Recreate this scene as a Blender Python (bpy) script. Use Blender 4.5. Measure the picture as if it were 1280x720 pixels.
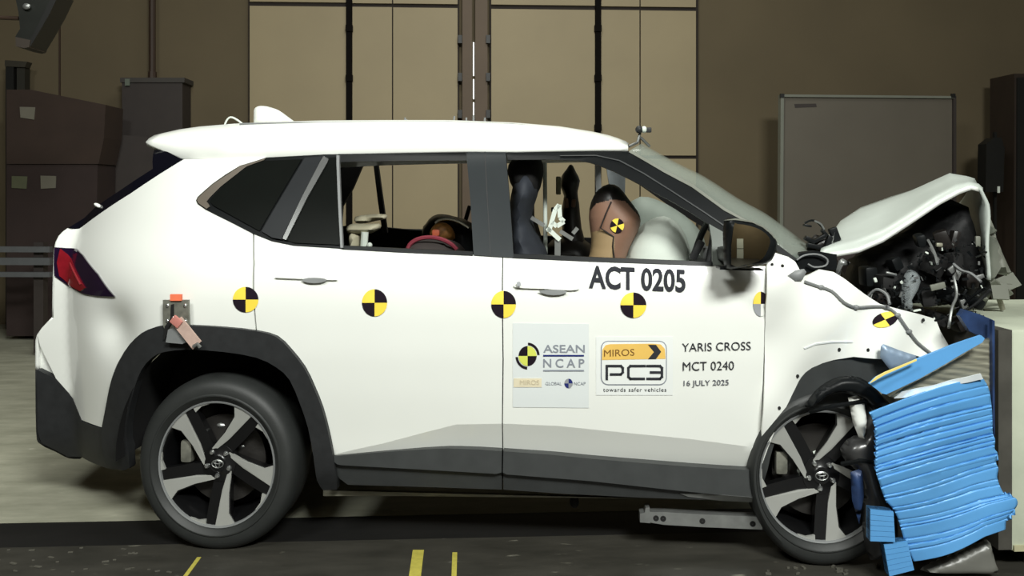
import bpy, bmesh, math, random
import numpy as np
from mathutils import Vector, Matrix

for _o in list(bpy.data.objects):
    bpy.data.objects.remove(_o, do_unlink=True)
scene = bpy.context.scene
COL = scene.collection
RND = random.Random(7)

# ------------------------------------------------------------------ camera
F, EYE, CX, CY = 1070.0, 1.352, 640.0, 240.0      # focal length in px of 1280x720, eye height, vanishing point
cam_d = bpy.data.cameras.new('camera')
cam = bpy.data.objects.new('camera', cam_d)
COL.objects.link(cam)
cam.location = (0, 0, EYE)
cam.rotation_euler = (math.radians(90), 0, 0)
cam_d.sensor_width = 36.0
cam_d.lens = 36.0 * F / 1280.0
cam_d.shift_y = -(360 - CY) / 1280.0
cam_d.clip_start = 0.05
scene.camera = cam

# ------------------------------------------------------------------ world, lamps, exposure
world = bpy.data.worlds.new('world')
scene.world = world
world.use_nodes = True
world.node_tree.nodes['Background'].inputs[0].default_value = (1.0, 0.93, 0.82, 1)
world.node_tree.nodes['Background'].inputs[1].default_value = 0.02

def area_lamp(name, loc, target, sx, sy, power, col=(1, .97, .9), spread=180):
    l = bpy.data.lights.new(name, 'AREA')
    l.shape = 'RECTANGLE'; l.size = sx; l.size_y = sy
    l.energy = power; l.color = col; l.spread = math.radians(spread)
    o = bpy.data.objects.new(name, l); COL.objects.link(o)
    o.location = loc
    o.rotation_euler = (Vector(target) - Vector(loc)).to_track_quat('-Z', 'Y').to_euler()
    return o
area_lamp('flood_bank', (1.5, -1.7, 4.5), (0.2, 3.3, 0.9), 1.7, 0.7, 455, (.975, 1, .95))
area_lamp('flood_bank_rear', (-2.0, -0.6, 4.7), (-1.2, 3.4, 0.9), 1.2, 0.7, 130, (.975, 1, .95))
area_lamp('flood_bank_overhead', (-0.2, 4.6, 5.6), (0.0, 4.4, 0.0), 4.0, 1.0, 150, (.98, 1, .93))
area_lamp('wall_fill', (0.2, 4.6, 5.9), (-0.2, 9.0, 1.6), 2.5, 1.0, 5, (1, .93, .76))  # fill light added to brighten the back wall and its doors
area_lamp('mirror_wall_fill', (-0.8, -3.6, 5.9), (-1.2, -6.3, 1.8), 2.0, 1.0, 190, (1, .93, .76))  # added light on the unseen front wall, for the door mirror to reflect

vs = scene.view_settings
vs.view_transform = 'Standard'; vs.look = 'None'; vs.gamma = 1.0; vs.use_curve_mapping = False
vs.exposure = 0.0

# ------------------------------------------------------------------ materials
def lin(c):
    return tuple((x / 255 / 12.92) if x / 255 <= .04045 else ((x / 255 + .055) / 1.055) ** 2.4 for x in c)

def mat(name, rgb, rough=.5, metal=0., coat=0., var=.06, scale=8., bump=0., bscale=60., spec=.5, stretch=None):
    m = bpy.data.materials.new(name); m.use_nodes = True
    nt = m.node_tree; b = nt.nodes['Principled BSDF']
    c = lin(rgb)
    tc = nt.nodes.new('ShaderNodeTexCoord')
    src = tc.outputs['Object']
    if stretch:
        mp = nt.nodes.new('ShaderNodeMapping'); mp.inputs['Scale'].default_value = stretch
        nt.links.new(src, mp.inputs['Vector']); src = mp.outputs['Vector']
    n = nt.nodes.new('ShaderNodeTexNoise'); n.inputs['Scale'].default_value = scale; n.inputs['Detail'].default_value = 4
    nt.links.new(src, n.inputs['Vector'])
    r = nt.nodes.new('ShaderNodeValToRGB')
    r.color_ramp.elements[0].position = .3; r.color_ramp.elements[1].position = .7
    r.color_ramp.elements[0].color = tuple(max(0, x * (1 - var)) for x in c) + (1,)
    r.color_ramp.elements[1].color = tuple(min(1, x * (1 + var)) for x in c) + (1,)
    nt.links.new(n.outputs['Fac'], r.inputs['Fac'])
    nt.links.new(r.outputs['Color'], b.inputs['Base Color'])
    b.inputs['Roughness'].default_value = rough
    b.inputs['Metallic'].default_value = metal
    b.inputs['Specular IOR Level'].default_value = spec
    b.inputs['Coat Weight'].default_value = coat
    b.inputs['Coat Roughness'].default_value = .06
    if bump:
        n2 = nt.nodes.new('ShaderNodeTexNoise'); n2.inputs['Scale'].default_value = bscale; n2.inputs['Detail'].default_value = 5
        nt.links.new(src, n2.inputs['Vector'])
        bp = nt.nodes.new('ShaderNodeBump'); bp.inputs['Strength'].default_value = bump; bp.inputs['Distance'].default_value = .01
        nt.links.new(n2.outputs['Fac'], bp.inputs['Height']); nt.links.new(bp.outputs['Normal'], b.inputs['Normal'])
    return m

def glass_mat(name, rgb, alpha, rough=.08, haze=.0):
    m = mat(name, rgb, rough, var=.03)
    nt = m.node_tree; b = nt.nodes['Principled BSDF']
    out = nt.nodes['Material Output']
    t = nt.nodes.new('ShaderNodeBsdfTransparent')
    mx = nt.nodes.new('ShaderNodeMixShader'); mx.inputs[0].default_value = alpha
    nt.links.new(t.outputs[0], mx.inputs[1]); nt.links.new(b.outputs[0], mx.inputs[2]); nt.links.new(mx.outputs[0], out.inputs[0])
    return m

M = {}
M['white'] = mat('white car paint', (236, 238, 232), .32, coat=.6, var=.015, scale=3)
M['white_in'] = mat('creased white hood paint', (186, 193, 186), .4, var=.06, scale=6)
M['black_plastic'] = mat('black textured plastic', (44, 45, 46), .5, var=.12, scale=30, bump=.05, bscale=300, spec=.25)
M['sill_plastic'] = mat('charcoal sill plastic', (58, 60, 60), .42, var=.1, scale=14, spec=.35)
M['gloss_black'] = mat('gloss black trim', (20, 22, 23), .36, var=.1, spec=.14)
M['dark'] = mat('dark cavity lining', (14, 13, 13), .8, var=.2)
M['tint'] = mat('dark tinted glass', (16, 18, 16), .25, var=.05, spec=.12)
M['chrome'] = mat('bright chrome', (215, 217, 216), .2, metal=.9, var=.04)
M['steel'] = mat('brushed steel', (150, 152, 150), .38, metal=.7, var=.15, scale=20)
M['olive_steel'] = mat('zinc plated bracket', (128, 128, 118), .45, metal=.4, var=.25, scale=40)
M['machined'] = mat('machined alloy face', (166, 167, 162), .42, metal=.25, var=.05)
M['rim_black'] = mat('black painted rim', (17, 17, 18), .3, var=.1)
M['tyre'] = mat('tyre rubber', (40, 42, 41), .55, var=.12, scale=12, bump=.04, bscale=120)
M['red_lens'] = mat('red lamp lens', (128, 24, 34), .15, coat=.8, var=.15, scale=25)
M['dark_lens'] = mat('smoked lamp lens', (30, 16, 40), .12, coat=.8, var=.1)
M['yellow'] = mat('yellow sticker', (246, 216, 74), .5, var=.04)
M['black_ink'] = mat('black ink', (34, 26, 34), .75, var=.04, spec=.05)
M['grey_ink_and_glare'] = mat('grey ink and glare', (150, 152, 156), .5, var=.04)  # serves grey print and the glare on one target sticker
M['text_grey'] = mat('dark grey lettering', (52, 53, 58), .75, var=.04, spec=.05)
M['faint_ink'] = mat('faint grey lettering', (138, 143, 152), .75, var=.04, spec=.05)
M['blue_ink'] = mat('navy ink', (44, 52, 112), .75, var=.04, spec=.05)
M['gold'] = mat('gold print', (232, 190, 98), .5, var=.05)
M['pale_gold'] = mat('pale gold print', (226, 216, 188), .5, var=.05)
M['decal'] = mat('pale decal film', (222, 227, 226), .4, var=.01)
M['decal_white'] = mat('white decal film', (232, 235, 232), .4, var=.01)
M['orange'] = mat('orange plastic', (238, 120, 84), .5, var=.06)
M['pink_strap'] = mat('pinkish strap', (182, 156, 144), .7, var=.1, scale=40)
M['blue'] = mat('blue barrier sheet', (92, 158, 216), .42, metal=.1, var=.07, scale=5, bump=.05, bscale=40)
M['blue_dark'] = mat('scraped blue steel', (40, 60, 98), .45, metal=.2, var=.3, scale=18)
M['honeycomb'] = mat('aluminium honeycomb', (140, 138, 122), .5, metal=.35, var=.25, scale=14, stretch=(1, 1, 9))
M['lit_edge'] = mat('lit edge of blue sheet', (225, 232, 235), .3, metal=.3, var=.1)  # pale colour standing for the lit top edge of the blue sheet
M['concrete'] = mat('pale concrete', (188, 194, 174), .8, var=.08, scale=5, bump=.1, bscale=40)
M['concrete_dark'] = mat('dark steel plate', (86, 84, 78), .55, metal=.3, var=.2, scale=10)
M['seat'] = mat('charcoal seat fabric', (40, 44, 52), .75, var=.15, scale=20, bump=.1, bscale=200)
M['skin'] = mat('brown dummy vinyl', (134, 102, 84), .45, var=.08, scale=8)
M['tan'] = mat('tan dummy vinyl', (160, 136, 100), .5, var=.06, scale=8)
M['cap'] = mat('black dummy cap', (26, 22, 20), .4, var=.1)
M['beige'] = mat('beige dummy foam', (176, 170, 146), .6, var=.08, scale=14)
M['airbag'] = mat('white airbag cloth', (214, 222, 212), .75, var=.03, scale=10, bump=.06, bscale=80)
M['red_pipe'] = mat('red piping', (122, 40, 54), .6, var=.1)
M['pattern'] = mat('orange patterned cloth', (186, 130, 66), .6, var=.7, scale=26)
M['cable'] = mat('grey cable', (122, 124, 124), .5, var=.1)
M['cardboard'] = mat('brown cardboard', (48, 34, 26), .8, var=.12, scale=5)
M['paper'] = mat('white paper label', (104, 100, 88), .8, var=.05)
M['board'] = mat('grey white board', (92, 86, 76), .55, var=.05, scale=2)
M['board_frame'] = mat('aluminium board frame', (112, 114, 104), .5, var=.05)
M['cabinet'] = mat('dull grey painted steel', (50, 43, 40), .6, var=.08)
M['black_metal'] = mat('black painted metal', (18, 18, 16), .5, var=.1)
M['brown_pipe'] = mat('brown conduit', (52, 36, 24), .6, var=.1)
M['door'] = mat('beige painted door sheet', (150, 136, 106), .62, var=.05, scale=1.6)
M['door_post'] = mat('brown door post', (92, 76, 60), .65, var=.08, scale=3)
M['wall'] = mat('dull ochre wall paint', (94, 83, 62), .85, var=.07, scale=1.2)
M['bar_black'] = mat('matt black bar', (12, 9, 7), .8, var=.1, spec=.1)
M['seam'] = mat('dark seam', (34, 25, 18), .8, var=.1)
M['crumb'] = mat('dusty glass crumbs', (84, 82, 74), .6, var=.2)
M['rail'] = mat('galvanised rail', (96, 98, 100), .5, metal=.3, var=.1)
M['tape'] = mat('yellow floor tape', (184, 174, 78), .6, var=.15, scale=30)
M['mirror'] = mat('mirror glass', (205, 205, 200), .03, metal=1., var=.01)
M['windshield'] = glass_mat('crazed windshield glass', (168, 178, 168), .34, .12)
M['rear_glass'] = mat('dark rear glass', (14, 14, 22), .08, var=.05)
M['lamp_shell'] = glass_mat('torn clear lamp shell', (180, 188, 190), .38, .2)
M['lightgap'] = mat('daylight in door gap', (255, 255, 245), .5)
_b = M['lightgap'].node_tree.nodes['Principled BSDF']
_b.inputs['Emission Color'].default_value = (1, 1, .95, 1); _b.inputs['Emission Strength'].default_value = .9

# floor concrete with streaks and scuffs
def floor_mat(name, a, b_, scuff, rough):
    m = mat(name, a, rough)
    nt = m.node_tree; bs = nt.nodes['Principled BSDF']
    tc = nt.nodes.new('ShaderNodeTexCoord')
    mp = nt.nodes.new('ShaderNodeMapping'); mp.inputs['Scale'].default_value = (1.0, 3.2, 1)
    nt.links.new(tc.outputs['Object'], mp.inputs['Vector'])
    n1 = nt.nodes.new('ShaderNodeTexNoise'); n1.inputs['Scale'].default_value = 2.6; n1.inputs['Detail'].default_value = 7
    n1.inputs['Roughness'].default_value = .65
    nt.links.new(mp.outputs[0], n1.inputs['Vector'])
    r1 = nt.nodes.new('ShaderNodeValToRGB')
    r1.color_ramp.elements[0].position = .32; r1.color_ramp.elements[1].position = .68
    r1.color_ramp.elements[0].color = lin(a) + (1,); r1.color_ramp.elements[1].color = lin(b_) + (1,)
    nt.links.new(n1.outputs['Fac'], r1.inputs['Fac'])
    n2 = nt.nodes.new('ShaderNodeTexNoise'); n2.inputs['Scale'].default_value = 9; n2.inputs['Detail'].default_value = 6
    nt.links.new(mp.outputs[0], n2.inputs['Vector'])
    r2 = nt.nodes.new('ShaderNodeValToRGB')
    r2.color_ramp.elements[0].position = .66; r2.color_ramp.elements[1].position = .74
    mx = nt.nodes.new('ShaderNodeMixRGB')
    nt.links.new(n2.outputs['Fac'], r2.inputs['Fac']); nt.links.new(r2.outputs['Color'], mx.inputs['Fac'])
    nt.links.new(r1.outputs['Color'], mx.inputs['Color1']); mx.inputs['Color2'].default_value = lin(scuff) + (1,)
    nt.links.new(mx.outputs[0], bs.inputs['Base Color'])
    return m
M['floor'] = floor_mat('worn grey concrete floor', (146, 146, 128), (180, 179, 160), (192, 190, 172), .55)
M['track'] = floor_mat('dark scuffed track floor', (44, 43, 38), (64, 62, 56), (118, 116, 104), .5)
M['slot'] = floor_mat('black rubber strip', (14, 14, 13), (22, 21, 20), (30, 30, 28), .6)

# ------------------------------------------------------------------ mesh helpers
def finish(o, parent, smooth, angle=35):
    me = o.data
    if smooth:
        me.polygons.foreach_set('use_smooth', [True] * len(me.polygons))
        me.set_sharp_from_angle(angle=math.radians(angle))
    if parent is not None:
        o.parent = parent
    return o

def mesh_obj(name, verts, faces, mats, parent=None, smooth=True, mi=None, angle=35, weld=True):
    me = bpy.data.meshes.new(name)
    me.from_pydata([tuple(v) for v in verts], [], faces)
    if not isinstance(mats, (list, tuple)): mats = [mats]
    for m in mats: me.materials.append(m)
    if mi: me.polygons.foreach_set('material_index', mi)
    bm = bmesh.new(); bm.from_mesh(me)
    if weld: bmesh.ops.remove_doubles(bm, verts=bm.verts, dist=1e-5)
    bmesh.ops.recalc_face_normals(bm, faces=bm.faces)
    bm.to_mesh(me); bm.free()
    o = bpy.data.objects.new(name, me); COL.objects.link(o)
    return finish(o, parent, smooth, angle)

class MB:
    def __init__(s): s.v, s.f, s.m = [], [], []
    def add(s, vs_, fs, m=0):
        b = len(s.v); s.v += [Vector(p) for p in vs_]
        for f in fs: s.f.append([b + i for i in f]); s.m.append(m)
        return s
    def box(s, c, size, rot=None, m=0):
        x, y, z = (k / 2 for k in size)
        P = [Vector(p) for p in ((-x,-y,-z),(x,-y,-z),(x,y,-z),(-x,y,-z),(-x,-y,z),(x,-y,z),(x,y,z),(-x,y,z))]
        if rot is not None: P = [rot @ p for p in P]
        return s.add([p + Vector(c) for p in P], [(0,3,2,1),(4,5,6,7),(0,1,5,4),(1,2,6,5),(2,3,7,6),(3,0,4,7)], m)
    def bbox(s, c, size, b=.01, rot=None, m=0):
        # bevelled box : octagonal in all three planes
        x, y, z = (k / 2 for k in size); b = min(b, x * .9, y * .9, z * .9)
        bm = bmesh.new(); bmesh.ops.create_cube(bm, size=1)
        for v in bm.verts: v.co = Vector((v.co.x * 2 * x, v.co.y * 2 * y, v.co.z * 2 * z))
        bmesh.ops.bevel(bm, geom=list(bm.edges), offset=b, segments=2, affect='EDGES', profile=.6)
        bm.verts.index_update()
        P = [v.co.copy() for v in bm.verts]
        if rot is not None: P = [rot @ p for p in P]
        s.add([p + Vector(c) for p in P], [[v.index for v in f.verts] for f in bm.faces], m); bm.free(); return s
    def tube(s, pts, r, n=8, m=0, cap=True):
        pts = [Vector(p) for p in pts]; rs = r if isinstance(r, (list, tuple)) else [r] * len(pts)
        rings = []; up = None
        for i, p in enumerate(pts):
            t = (pts[min(i + 1, len(pts) - 1)] - pts[max(i - 1, 0)]).normalized()
            if up is None: up = t.orthogonal().normalized()
            up = (up - t * up.dot(t))
            up = up.normalized() if up.length > 1e-6 else t.orthogonal().normalized()
            w = t.cross(up)
            rings.append([p + (up * math.cos(a) + w * math.sin(a)) * rs[i] for a in (2 * math.pi * k / n for k in range(n))])
        V = [q for g in rings for q in g]; Fc = []
        for i in range(len(pts) - 1):
            for k in range(n):
                a, b = i * n + k, i * n + (k + 1) % n
                Fc.append((a, b, b + n, a + n))
        if cap: Fc += [list(range(n))[::-1], [(len(pts) - 1) * n + k for k in range(n)]]
        return s.add(V, Fc, m)
    def ell(s, c, rad, nu=14, nv=9, m=0, rot=None):
        V, Fc = [], []
        for j in range(nv + 1):
            th = math.pi * j / nv
            for i in range(nu):
                ph = 2 * math.pi * i / nu
                p = Vector((rad[0] * math.sin(th) * math.cos(ph), rad[1] * math.sin(th) * math.sin(ph), rad[2] * math.cos(th)))
                if rot is not None: p = rot @ p
                V.append(p + Vector(c))
        for j in range(nv):
            for i in range(nu):
                a, b = j * nu + i, j * nu + (i + 1) % nu
                Fc.append((a, a + nu, b + nu, b))
        return s.add(V, Fc, m)
    def prism(s, poly, d, m=0):
        # poly: 3-D points of a planar outline, d: extrusion vector
        n = len(poly); d = Vector(d); P = [Vector(p) for p in poly]
        return s.add(P + [p + d for p in P], [list(range(n))[::-1], list(range(n, 2 * n))] + [(i, (i + 1) % n, n + (i + 1) % n, n + i) for i in range(n)], m)
    def lathe(s, prof, c, n=48, m=0, fx=1.0, warp=None):
        # prof: (radius, y) pairs turned about the y axis; fx squeezes x
        V, Fc = [], []; k = len(prof)
        for i in range(n):
            a = 2 * math.pi * i / n
            for r, y in prof:
                p = Vector((r * math.cos(a) * fx, y, r * math.sin(a)))
                if warp: p = warp(p, r)
                V.append(p + Vector(c))
        for i in range(n):
            for j in range(k - 1):
                a = i * k + j; b = ((i + 1) % n) * k + j
                Fc.append((a, b, b + 1, a + 1))
        return s.add(V, Fc, m)
    def build(s, name, mats, parent=None, smooth=True, angle=35):
        return mesh_obj(name, s.v, s.f, mats, parent, smooth, s.m if isinstance(mats, (list, tuple)) else None, angle)

def tag(o, label, cat, group=None):
    o['label'] = label; o['category'] = cat
    if group: o['group'] = group
    return o

def empty(name, loc, rz=0.0):
    o = bpy.data.objects.new(name, None); COL.objects.link(o)
    o.location = loc; o.rotation_euler = (0, 0, rz); o.empty_display_size = .2
    return o

def structure(o):
    o['kind'] = 'structure'; return o

# ------------------------------------------------------------------ coordinate frames (photo measurements -> metres)
PSI = math.radians(3.42)
E1 = (math.cos(PSI), -math.sin(PSI)); E2 = (math.sin(PSI), math.cos(PSI))
OY = F / 335.0
OX = (272 - CX) / F * OY
O_E2 = OX * E2[0] + OY * E2[1]; O_E1 = OX * E1[0] + OY * E1[1]
W = 1.72                                             # body width

def cuz(px, py, v):
    """measured image point on the lateral plane v of the car -> (forward u, height z)"""
    a = (px - CX) / F; b = (py - CY) / F
    Y = (v + O_E2) / (a * E2[0] + E2[1])
    return a * Y * E1[0] + Y * E1[1] - O_E1, EYE - b * Y

def cp(px, py, v):
    u, z = cuz(px, py, v); return Vector((u, v, z))

ROOM = math.radians(3.0)
def rp(px, py, w):
    """measured image point on the room plane at distance w -> room coordinates"""
    a = (px - CX) / F; b = (py - CY) / F
    c, s_ = math.cos(ROOM), math.sin(ROOM)
    Y = w / (c - a * s_)
    return Vector((a * Y * c + Y * s_, w, EYE - b * Y))

def cr(pts, n=4, closed=False):
    """Catmull-Rom through the points"""
    P = [np.array(p, float) for p in pts]; out = []; N = len(P)
    for i in range(N if closed else N - 1):
        g = (lambda k: P[k % N]) if closed else (lambda k: P[min(max(k, 0), N - 1)])
        p0, p1, p2, p3 = g(i - 1), g(i), g(i + 1), g(i + 2)
        for k in range(n):
            t = k / n
            out.append(tuple(.5 * (2 * p1 + (p2 - p0) * t + (2 * p0 - 5 * p1 + 4 * p2 - p3) * t * t + (3 * p1 - p0 - 3 * p2 + p3) * t ** 3)))
    if not closed: out.append(tuple(P[-1]))
    return out

# ------------------------------------------------------------------ body surface
_z = np.array([0.0, .15, .24, .28, .34, .395, .44, .50, .60, .75, .90, .97, 1.05, 1.12, 1.16, 1.30, 1.50, 1.56, 1.62, 1.7])
_v = np.array([.2, .14, .095, .07, .052, .046, .042, .034, .021, .006, 0., .002, .02, .050, .072, .15, .272, .35, .52, .7])
_zd = np.linspace(0, 1.7, 400); _vd = np.interp(_zd, _z, _v)
_k = np.hanning(25); _k /= _k.sum()
_vd = np.convolve(np.pad(_vd, 12, mode='edge'), _k, mode='valid')

def V0(u, z):
    v = float(np.interp(z, _zd, _vd))
    if u < -.05:
        v += .62 * min(-.05 - u, .72) ** 2
    if u > 2.1:
        v += .10 * (u - 2.1)
    # shallow scoop between tail lamp and bumper corner
    if u < -.1:
        v += .05 * math.exp(-((u + .46) / .10) ** 2 - ((z - .82) / .10) ** 2)
    return v

_crease = [cuz(*p, .02) for p in [(416, 571), (440, 565), (480, 556), (535, 541), (570, 532), (630, 531), (700, 534), (765, 541), (865, 551), (947, 562)]]
_cu = [c[0] for c in _crease]; _cz = [c[1] for c in _crease]
def VD(u, z):
    v = V0(u, z)
    zc = float(np.interp(u, _cu, _cz))
    d = zc - z
    if d > 0: v += .36 * d
    else: v += .0
    return v
def VA(off, f=V0):
    return lambda u, z: f(u, z) + off

def to_local(pts, vf):
    out = []
    for px, py in pts:
        v = 0.0
        for _ in range(8):
            u, z = cuz(px, py, v); v = vf(u, z)
        out.append((u, z))
    return out

def grid_poly(loc, step, lines=()):
    """fill a 2-D outline with an even triangle net (constrained Delaunay); lines are creases kept as edges"""
    pts = []; P = []
    for p in loc:
        if not pts or math.hypot(p[0] - pts[-1][0], p[1] - pts[-1][1]) > 4e-4: pts.append(p)
    if math.hypot(pts[0][0] - pts[-1][0], pts[0][1] - pts[-1][1]) < 4e-4: pts.pop()
    for a, b in zip(pts, pts[1:] + pts[:1]):
        k = max(1, int(math.ceil(math.hypot(b[0] - a[0], b[1] - a[1]) / step)))
        P += [(a[0] + (b[0] - a[0]) * t / k, a[1] + (b[1] - a[1]) * t / k) for t in range(k)]
    nb = len(P); edges = [(q, (q + 1) % nb) for q in range(nb)]
    B = np.array(P); A0, A1 = B, np.roll(B, -1, 0)
    def inside(x, y):
        c = (A0[:, 1] > y) != (A1[:, 1] > y)
        with np.errstate(divide='ignore', invalid='ignore'):
            xi = (A1[:, 0] - A0[:, 0]) * (y - A0[:, 1]) / (A1[:, 1] - A0[:, 1]) + A0[:, 0]
        return bool(np.sum(c & (x < xi)) % 2)
    def bdist(x, y):
        d = A1 - A0; L = (d ** 2).sum(1)
        t = np.clip(((x - A0[:, 0]) * d[:, 0] + (y - A0[:, 1]) * d[:, 1]) / np.maximum(L, 1e-12), 0, 1)
        return float(np.min(np.hypot(A0[:, 0] + t * d[:, 0] - x, A0[:, 1] + t * d[:, 1] - y)))
    keep = []
    for ln in lines:
        prev = None
        for a, b in zip(ln[:-1], ln[1:]):
            k = max(1, int(math.ceil(math.hypot(b[0] - a[0], b[1] - a[1]) / step)))
            for t in range(k):
                x, y = a[0] + (b[0] - a[0]) * t / k, a[1] + (b[1] - a[1]) * t / k
                if inside(x, y) and bdist(x, y) > step * .3:
                    P.append((x, y)); keep.append((x, y))
                    if prev is not None: edges.append((prev, len(P) - 1))
                    prev = len(P) - 1
                else: prev = None
    KA = np.array(keep) if keep else None
    lo, hi = B.min(0), B.max(0)
    nx, ny = max(1, int((hi[0] - lo[0]) / step)), max(1, int((hi[1] - lo[1]) / step))
    for iy in range(1, ny + 1):
        y = lo[1] + (hi[1] - lo[1]) * iy / (ny + 1)
        for ix in range(0, nx + 1):
            x = lo[0] + (hi[0] - lo[0]) * (ix + .25 + .5 * (iy % 2)) / (nx + 1)
            if inside(x, y) and bdist(x, y) > step * .45 and (KA is None or np.min(np.hypot(KA[:, 0] - x, KA[:, 1] - y)) > step * .5):
                P.append((x, y))
    from mathutils.geometry import delaunay_2d_cdt
    vo, eo, fo, *_r = delaunay_2d_cdt([Vector(p) for p in P], edges, [], 1, 1e-6)
    bm = bmesh.new()
    bv = [bm.verts.new((v.x, 0, v.y)) for v in vo]
    for f in fo:
        try: bm.faces.new([bv[q] for q in f])
        except ValueError: pass
    bmesh.ops.delete(bm, geom=[v for v in bm.verts if not v.link_faces], context='VERTS')
    return bm

def panel(name, pts, mats, parent, vf=V0, thick=.02, step=.04, angle=40, local=False, lines=()):
    loc = pts if local else to_local(pts, vf)
    bm = grid_poly(loc, step, lines)
    for v in bm.verts: v.co.y = vf(v.co.x, v.co.z)
    bmesh.ops.recalc_face_normals(bm, faces=bm.faces)
    if sum(f.normal.y * f.calc_area() for f in bm.faces) > 0:
        bmesh.ops.reverse_faces(bm, faces=bm.faces)
    if thick:
        front = bm.faces[:]
        edges = [e for e in bm.edges if len(e.link_faces) == 1]
        r = bmesh.ops.duplicate(bm, geom=front)
        vm = r['vert_map']
        dup_faces = [g for g in r['geom'] if isinstance(g, bmesh.types.BMFace)]
        for v in [g for g in r['geom'] if isinstance(g, bmesh.types.BMVert)]:
            v.co.y += thick
        bmesh.ops.reverse_faces(bm, faces=dup_faces)
        for e in edges:
            a, b = e.verts
            lf = e.link_faces[0]
            # keep winding opposite to the front face on that edge
            for l in lf.loops:
                if l.edge == e:
                    a, b = l.vert, l.link_loop_next.vert; break
            try: bm.faces.new((b, a, vm[a], vm[b]))
            except Exception: pass
    me = bpy.data.meshes.new(name); bm.to_mesh(me); bm.free()
    if not isinstance(mats, (list, tuple)): mats = [mats]
    for m in mats: me.materials.append(m)
    o = bpy.data.objects.new(name, me); COL.objects.link(o)
    return finish(o, parent, True, angle)

def seg_dist(p, A, B):
    d = B - A; L = d.dot(d)
    t = 0 if L == 0 else max(0, min(1, (p - A).dot(d) / L))
    return (A + d * t - p).length

def inflate(name, pts, v0, hw, es, mats, parent, step=.02, plane=None, back=1.0, angle=60, matfun=None, bulge=None):
    """a rounded solid with the outline pts around the plane v0"""
    loc = [cuz(px, py, v0) for px, py in pts]
    bm = grid_poly(loc, step)
    L = [Vector((a, b)) for a, b in loc]; n = len(L)
    hs = {}
    for v in bm.verts:
        p = Vector((v.co.x, v.co.z))
        d = min(seg_dist(p, L[i], L[(i + 1) % n]) for i in range(n))
        t = min(d / es, 1.0)
        hs[v] = hw * math.sqrt(max(0, 1 - (1 - t) ** 2)) * (bulge(v.co.x, v.co.z) if bulge else 1)
    front = bm.faces[:]
    bmesh.ops.recalc_face_normals(bm, faces=front)
    if sum(f.normal.y * f.calc_area() for f in front) > 0: bmesh.ops.reverse_faces(bm, faces=front)
    r = bmesh.ops.duplicate(bm, geom=front); vm = r['vert_map']
    df = [g for g in r['geom'] if isinstance(g, bmesh.types.BMFace)]
    bmesh.ops.reverse_faces(bm, faces=df)
    for v, h in hs.items():
        w = vm[v]
        v.co.y = v0 - h; w.co.y = v0 + h * back
    bmesh.ops.remove_doubles(bm, verts=bm.verts, dist=1e-4)
    me = bpy.data.meshes.new(name)
    if matfun:
        for f in bm.faces:
            c = f.calc_center_median(); f.material_index = matfun(c)
    bm.to_mesh(me); bm.free()
    if not isinstance(mats, (list, tuple)): mats = [mats]
    for m in mats: me.materials.append(m)
    o = bpy.data.objects.new(name, me); COL.objects.link(o)
    return finish(o, parent, True, angle)

def loft(name, curves, mats, parent, thick=.0, angle=50):
    n = len(curves[0]); V_ = [Vector(p) for c in curves for p in c]; Fc = []
    for j in range(len(curves) - 1):
        for i in range(n - 1):
            a = j * n + i
            Fc.append((a, a + 1, a + n + 1, a + n))
    o = mesh_obj(name, V_, Fc, mats, parent, True, None, angle)
    if thick:
        md = o.modifiers.new('thickness', 'SOLIDIFY'); md.thickness = thick; md.offset = 0
    return o

# ================================================================== the hall
FW = 9.0
def room_obj(name, mb, mats, smooth=False):
    o = mb.build(name, mats, None, smooth); o.rotation_euler = (0, 0, ROOM); return o

# floor: grey slab, dark track strip along the car, black strip under it
mb = MB(); mb.box((0, 6.8, -.05), (22, 6.4, .1)); structure(room_obj('floor', mb, M['floor']))
mb = MB(); mb.box((0, 3.475, -.0505), (22, .25, .099)); structure(room_obj('floor_strip', mb, M['slot']))
mb = MB(); mb.box((0, -1.825, -.05), (22, 10.35, .1)); structure(room_obj('floor_track', mb, M['track']))

mb = MB(); mb.box((0, FW + .1, 3.2), (22, .2, 6.6)); structure(room_obj('wall_back', mb, M['wall']))
mb = MB(); mb.box((-10.9, 1.3, 3.2), (.2, 15.2, 6.6)); structure(room_obj('wall_left', mb, M['wall']))
mb = MB(); mb.box((10.9, 1.3, 3.2), (.2, 15.2, 6.6)); structure(room_obj('wall_right', mb, M['wall']))
mb = MB(); mb.box((0, -6.4, 3.2), (22, .2, 6.6)); structure(room_obj('wall_front', mb, M['wall']))
MX = -2.0
e = empty('reflection_door', (0, 0, 0), ROOM); structure(e)  # white door added behind the camera to give the mirror a pale strip
mb = MB(); mb.box((MX, -6.27, 1.2), (.8, .06, 2.6)); mb.build('reflection_leaf', M['airbag'], e, False)
mb = MB(); mb.box((MX, -6.22, 1.25), (.84, .02, .05)); mb.build('door_bar', M['cabinet'], e, False)
mb = MB(); mb.box((0, 1.3, 6.55), (22, 15.6, .1)); structure(room_obj('ceiling', mb, M['cabinet']))

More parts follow.
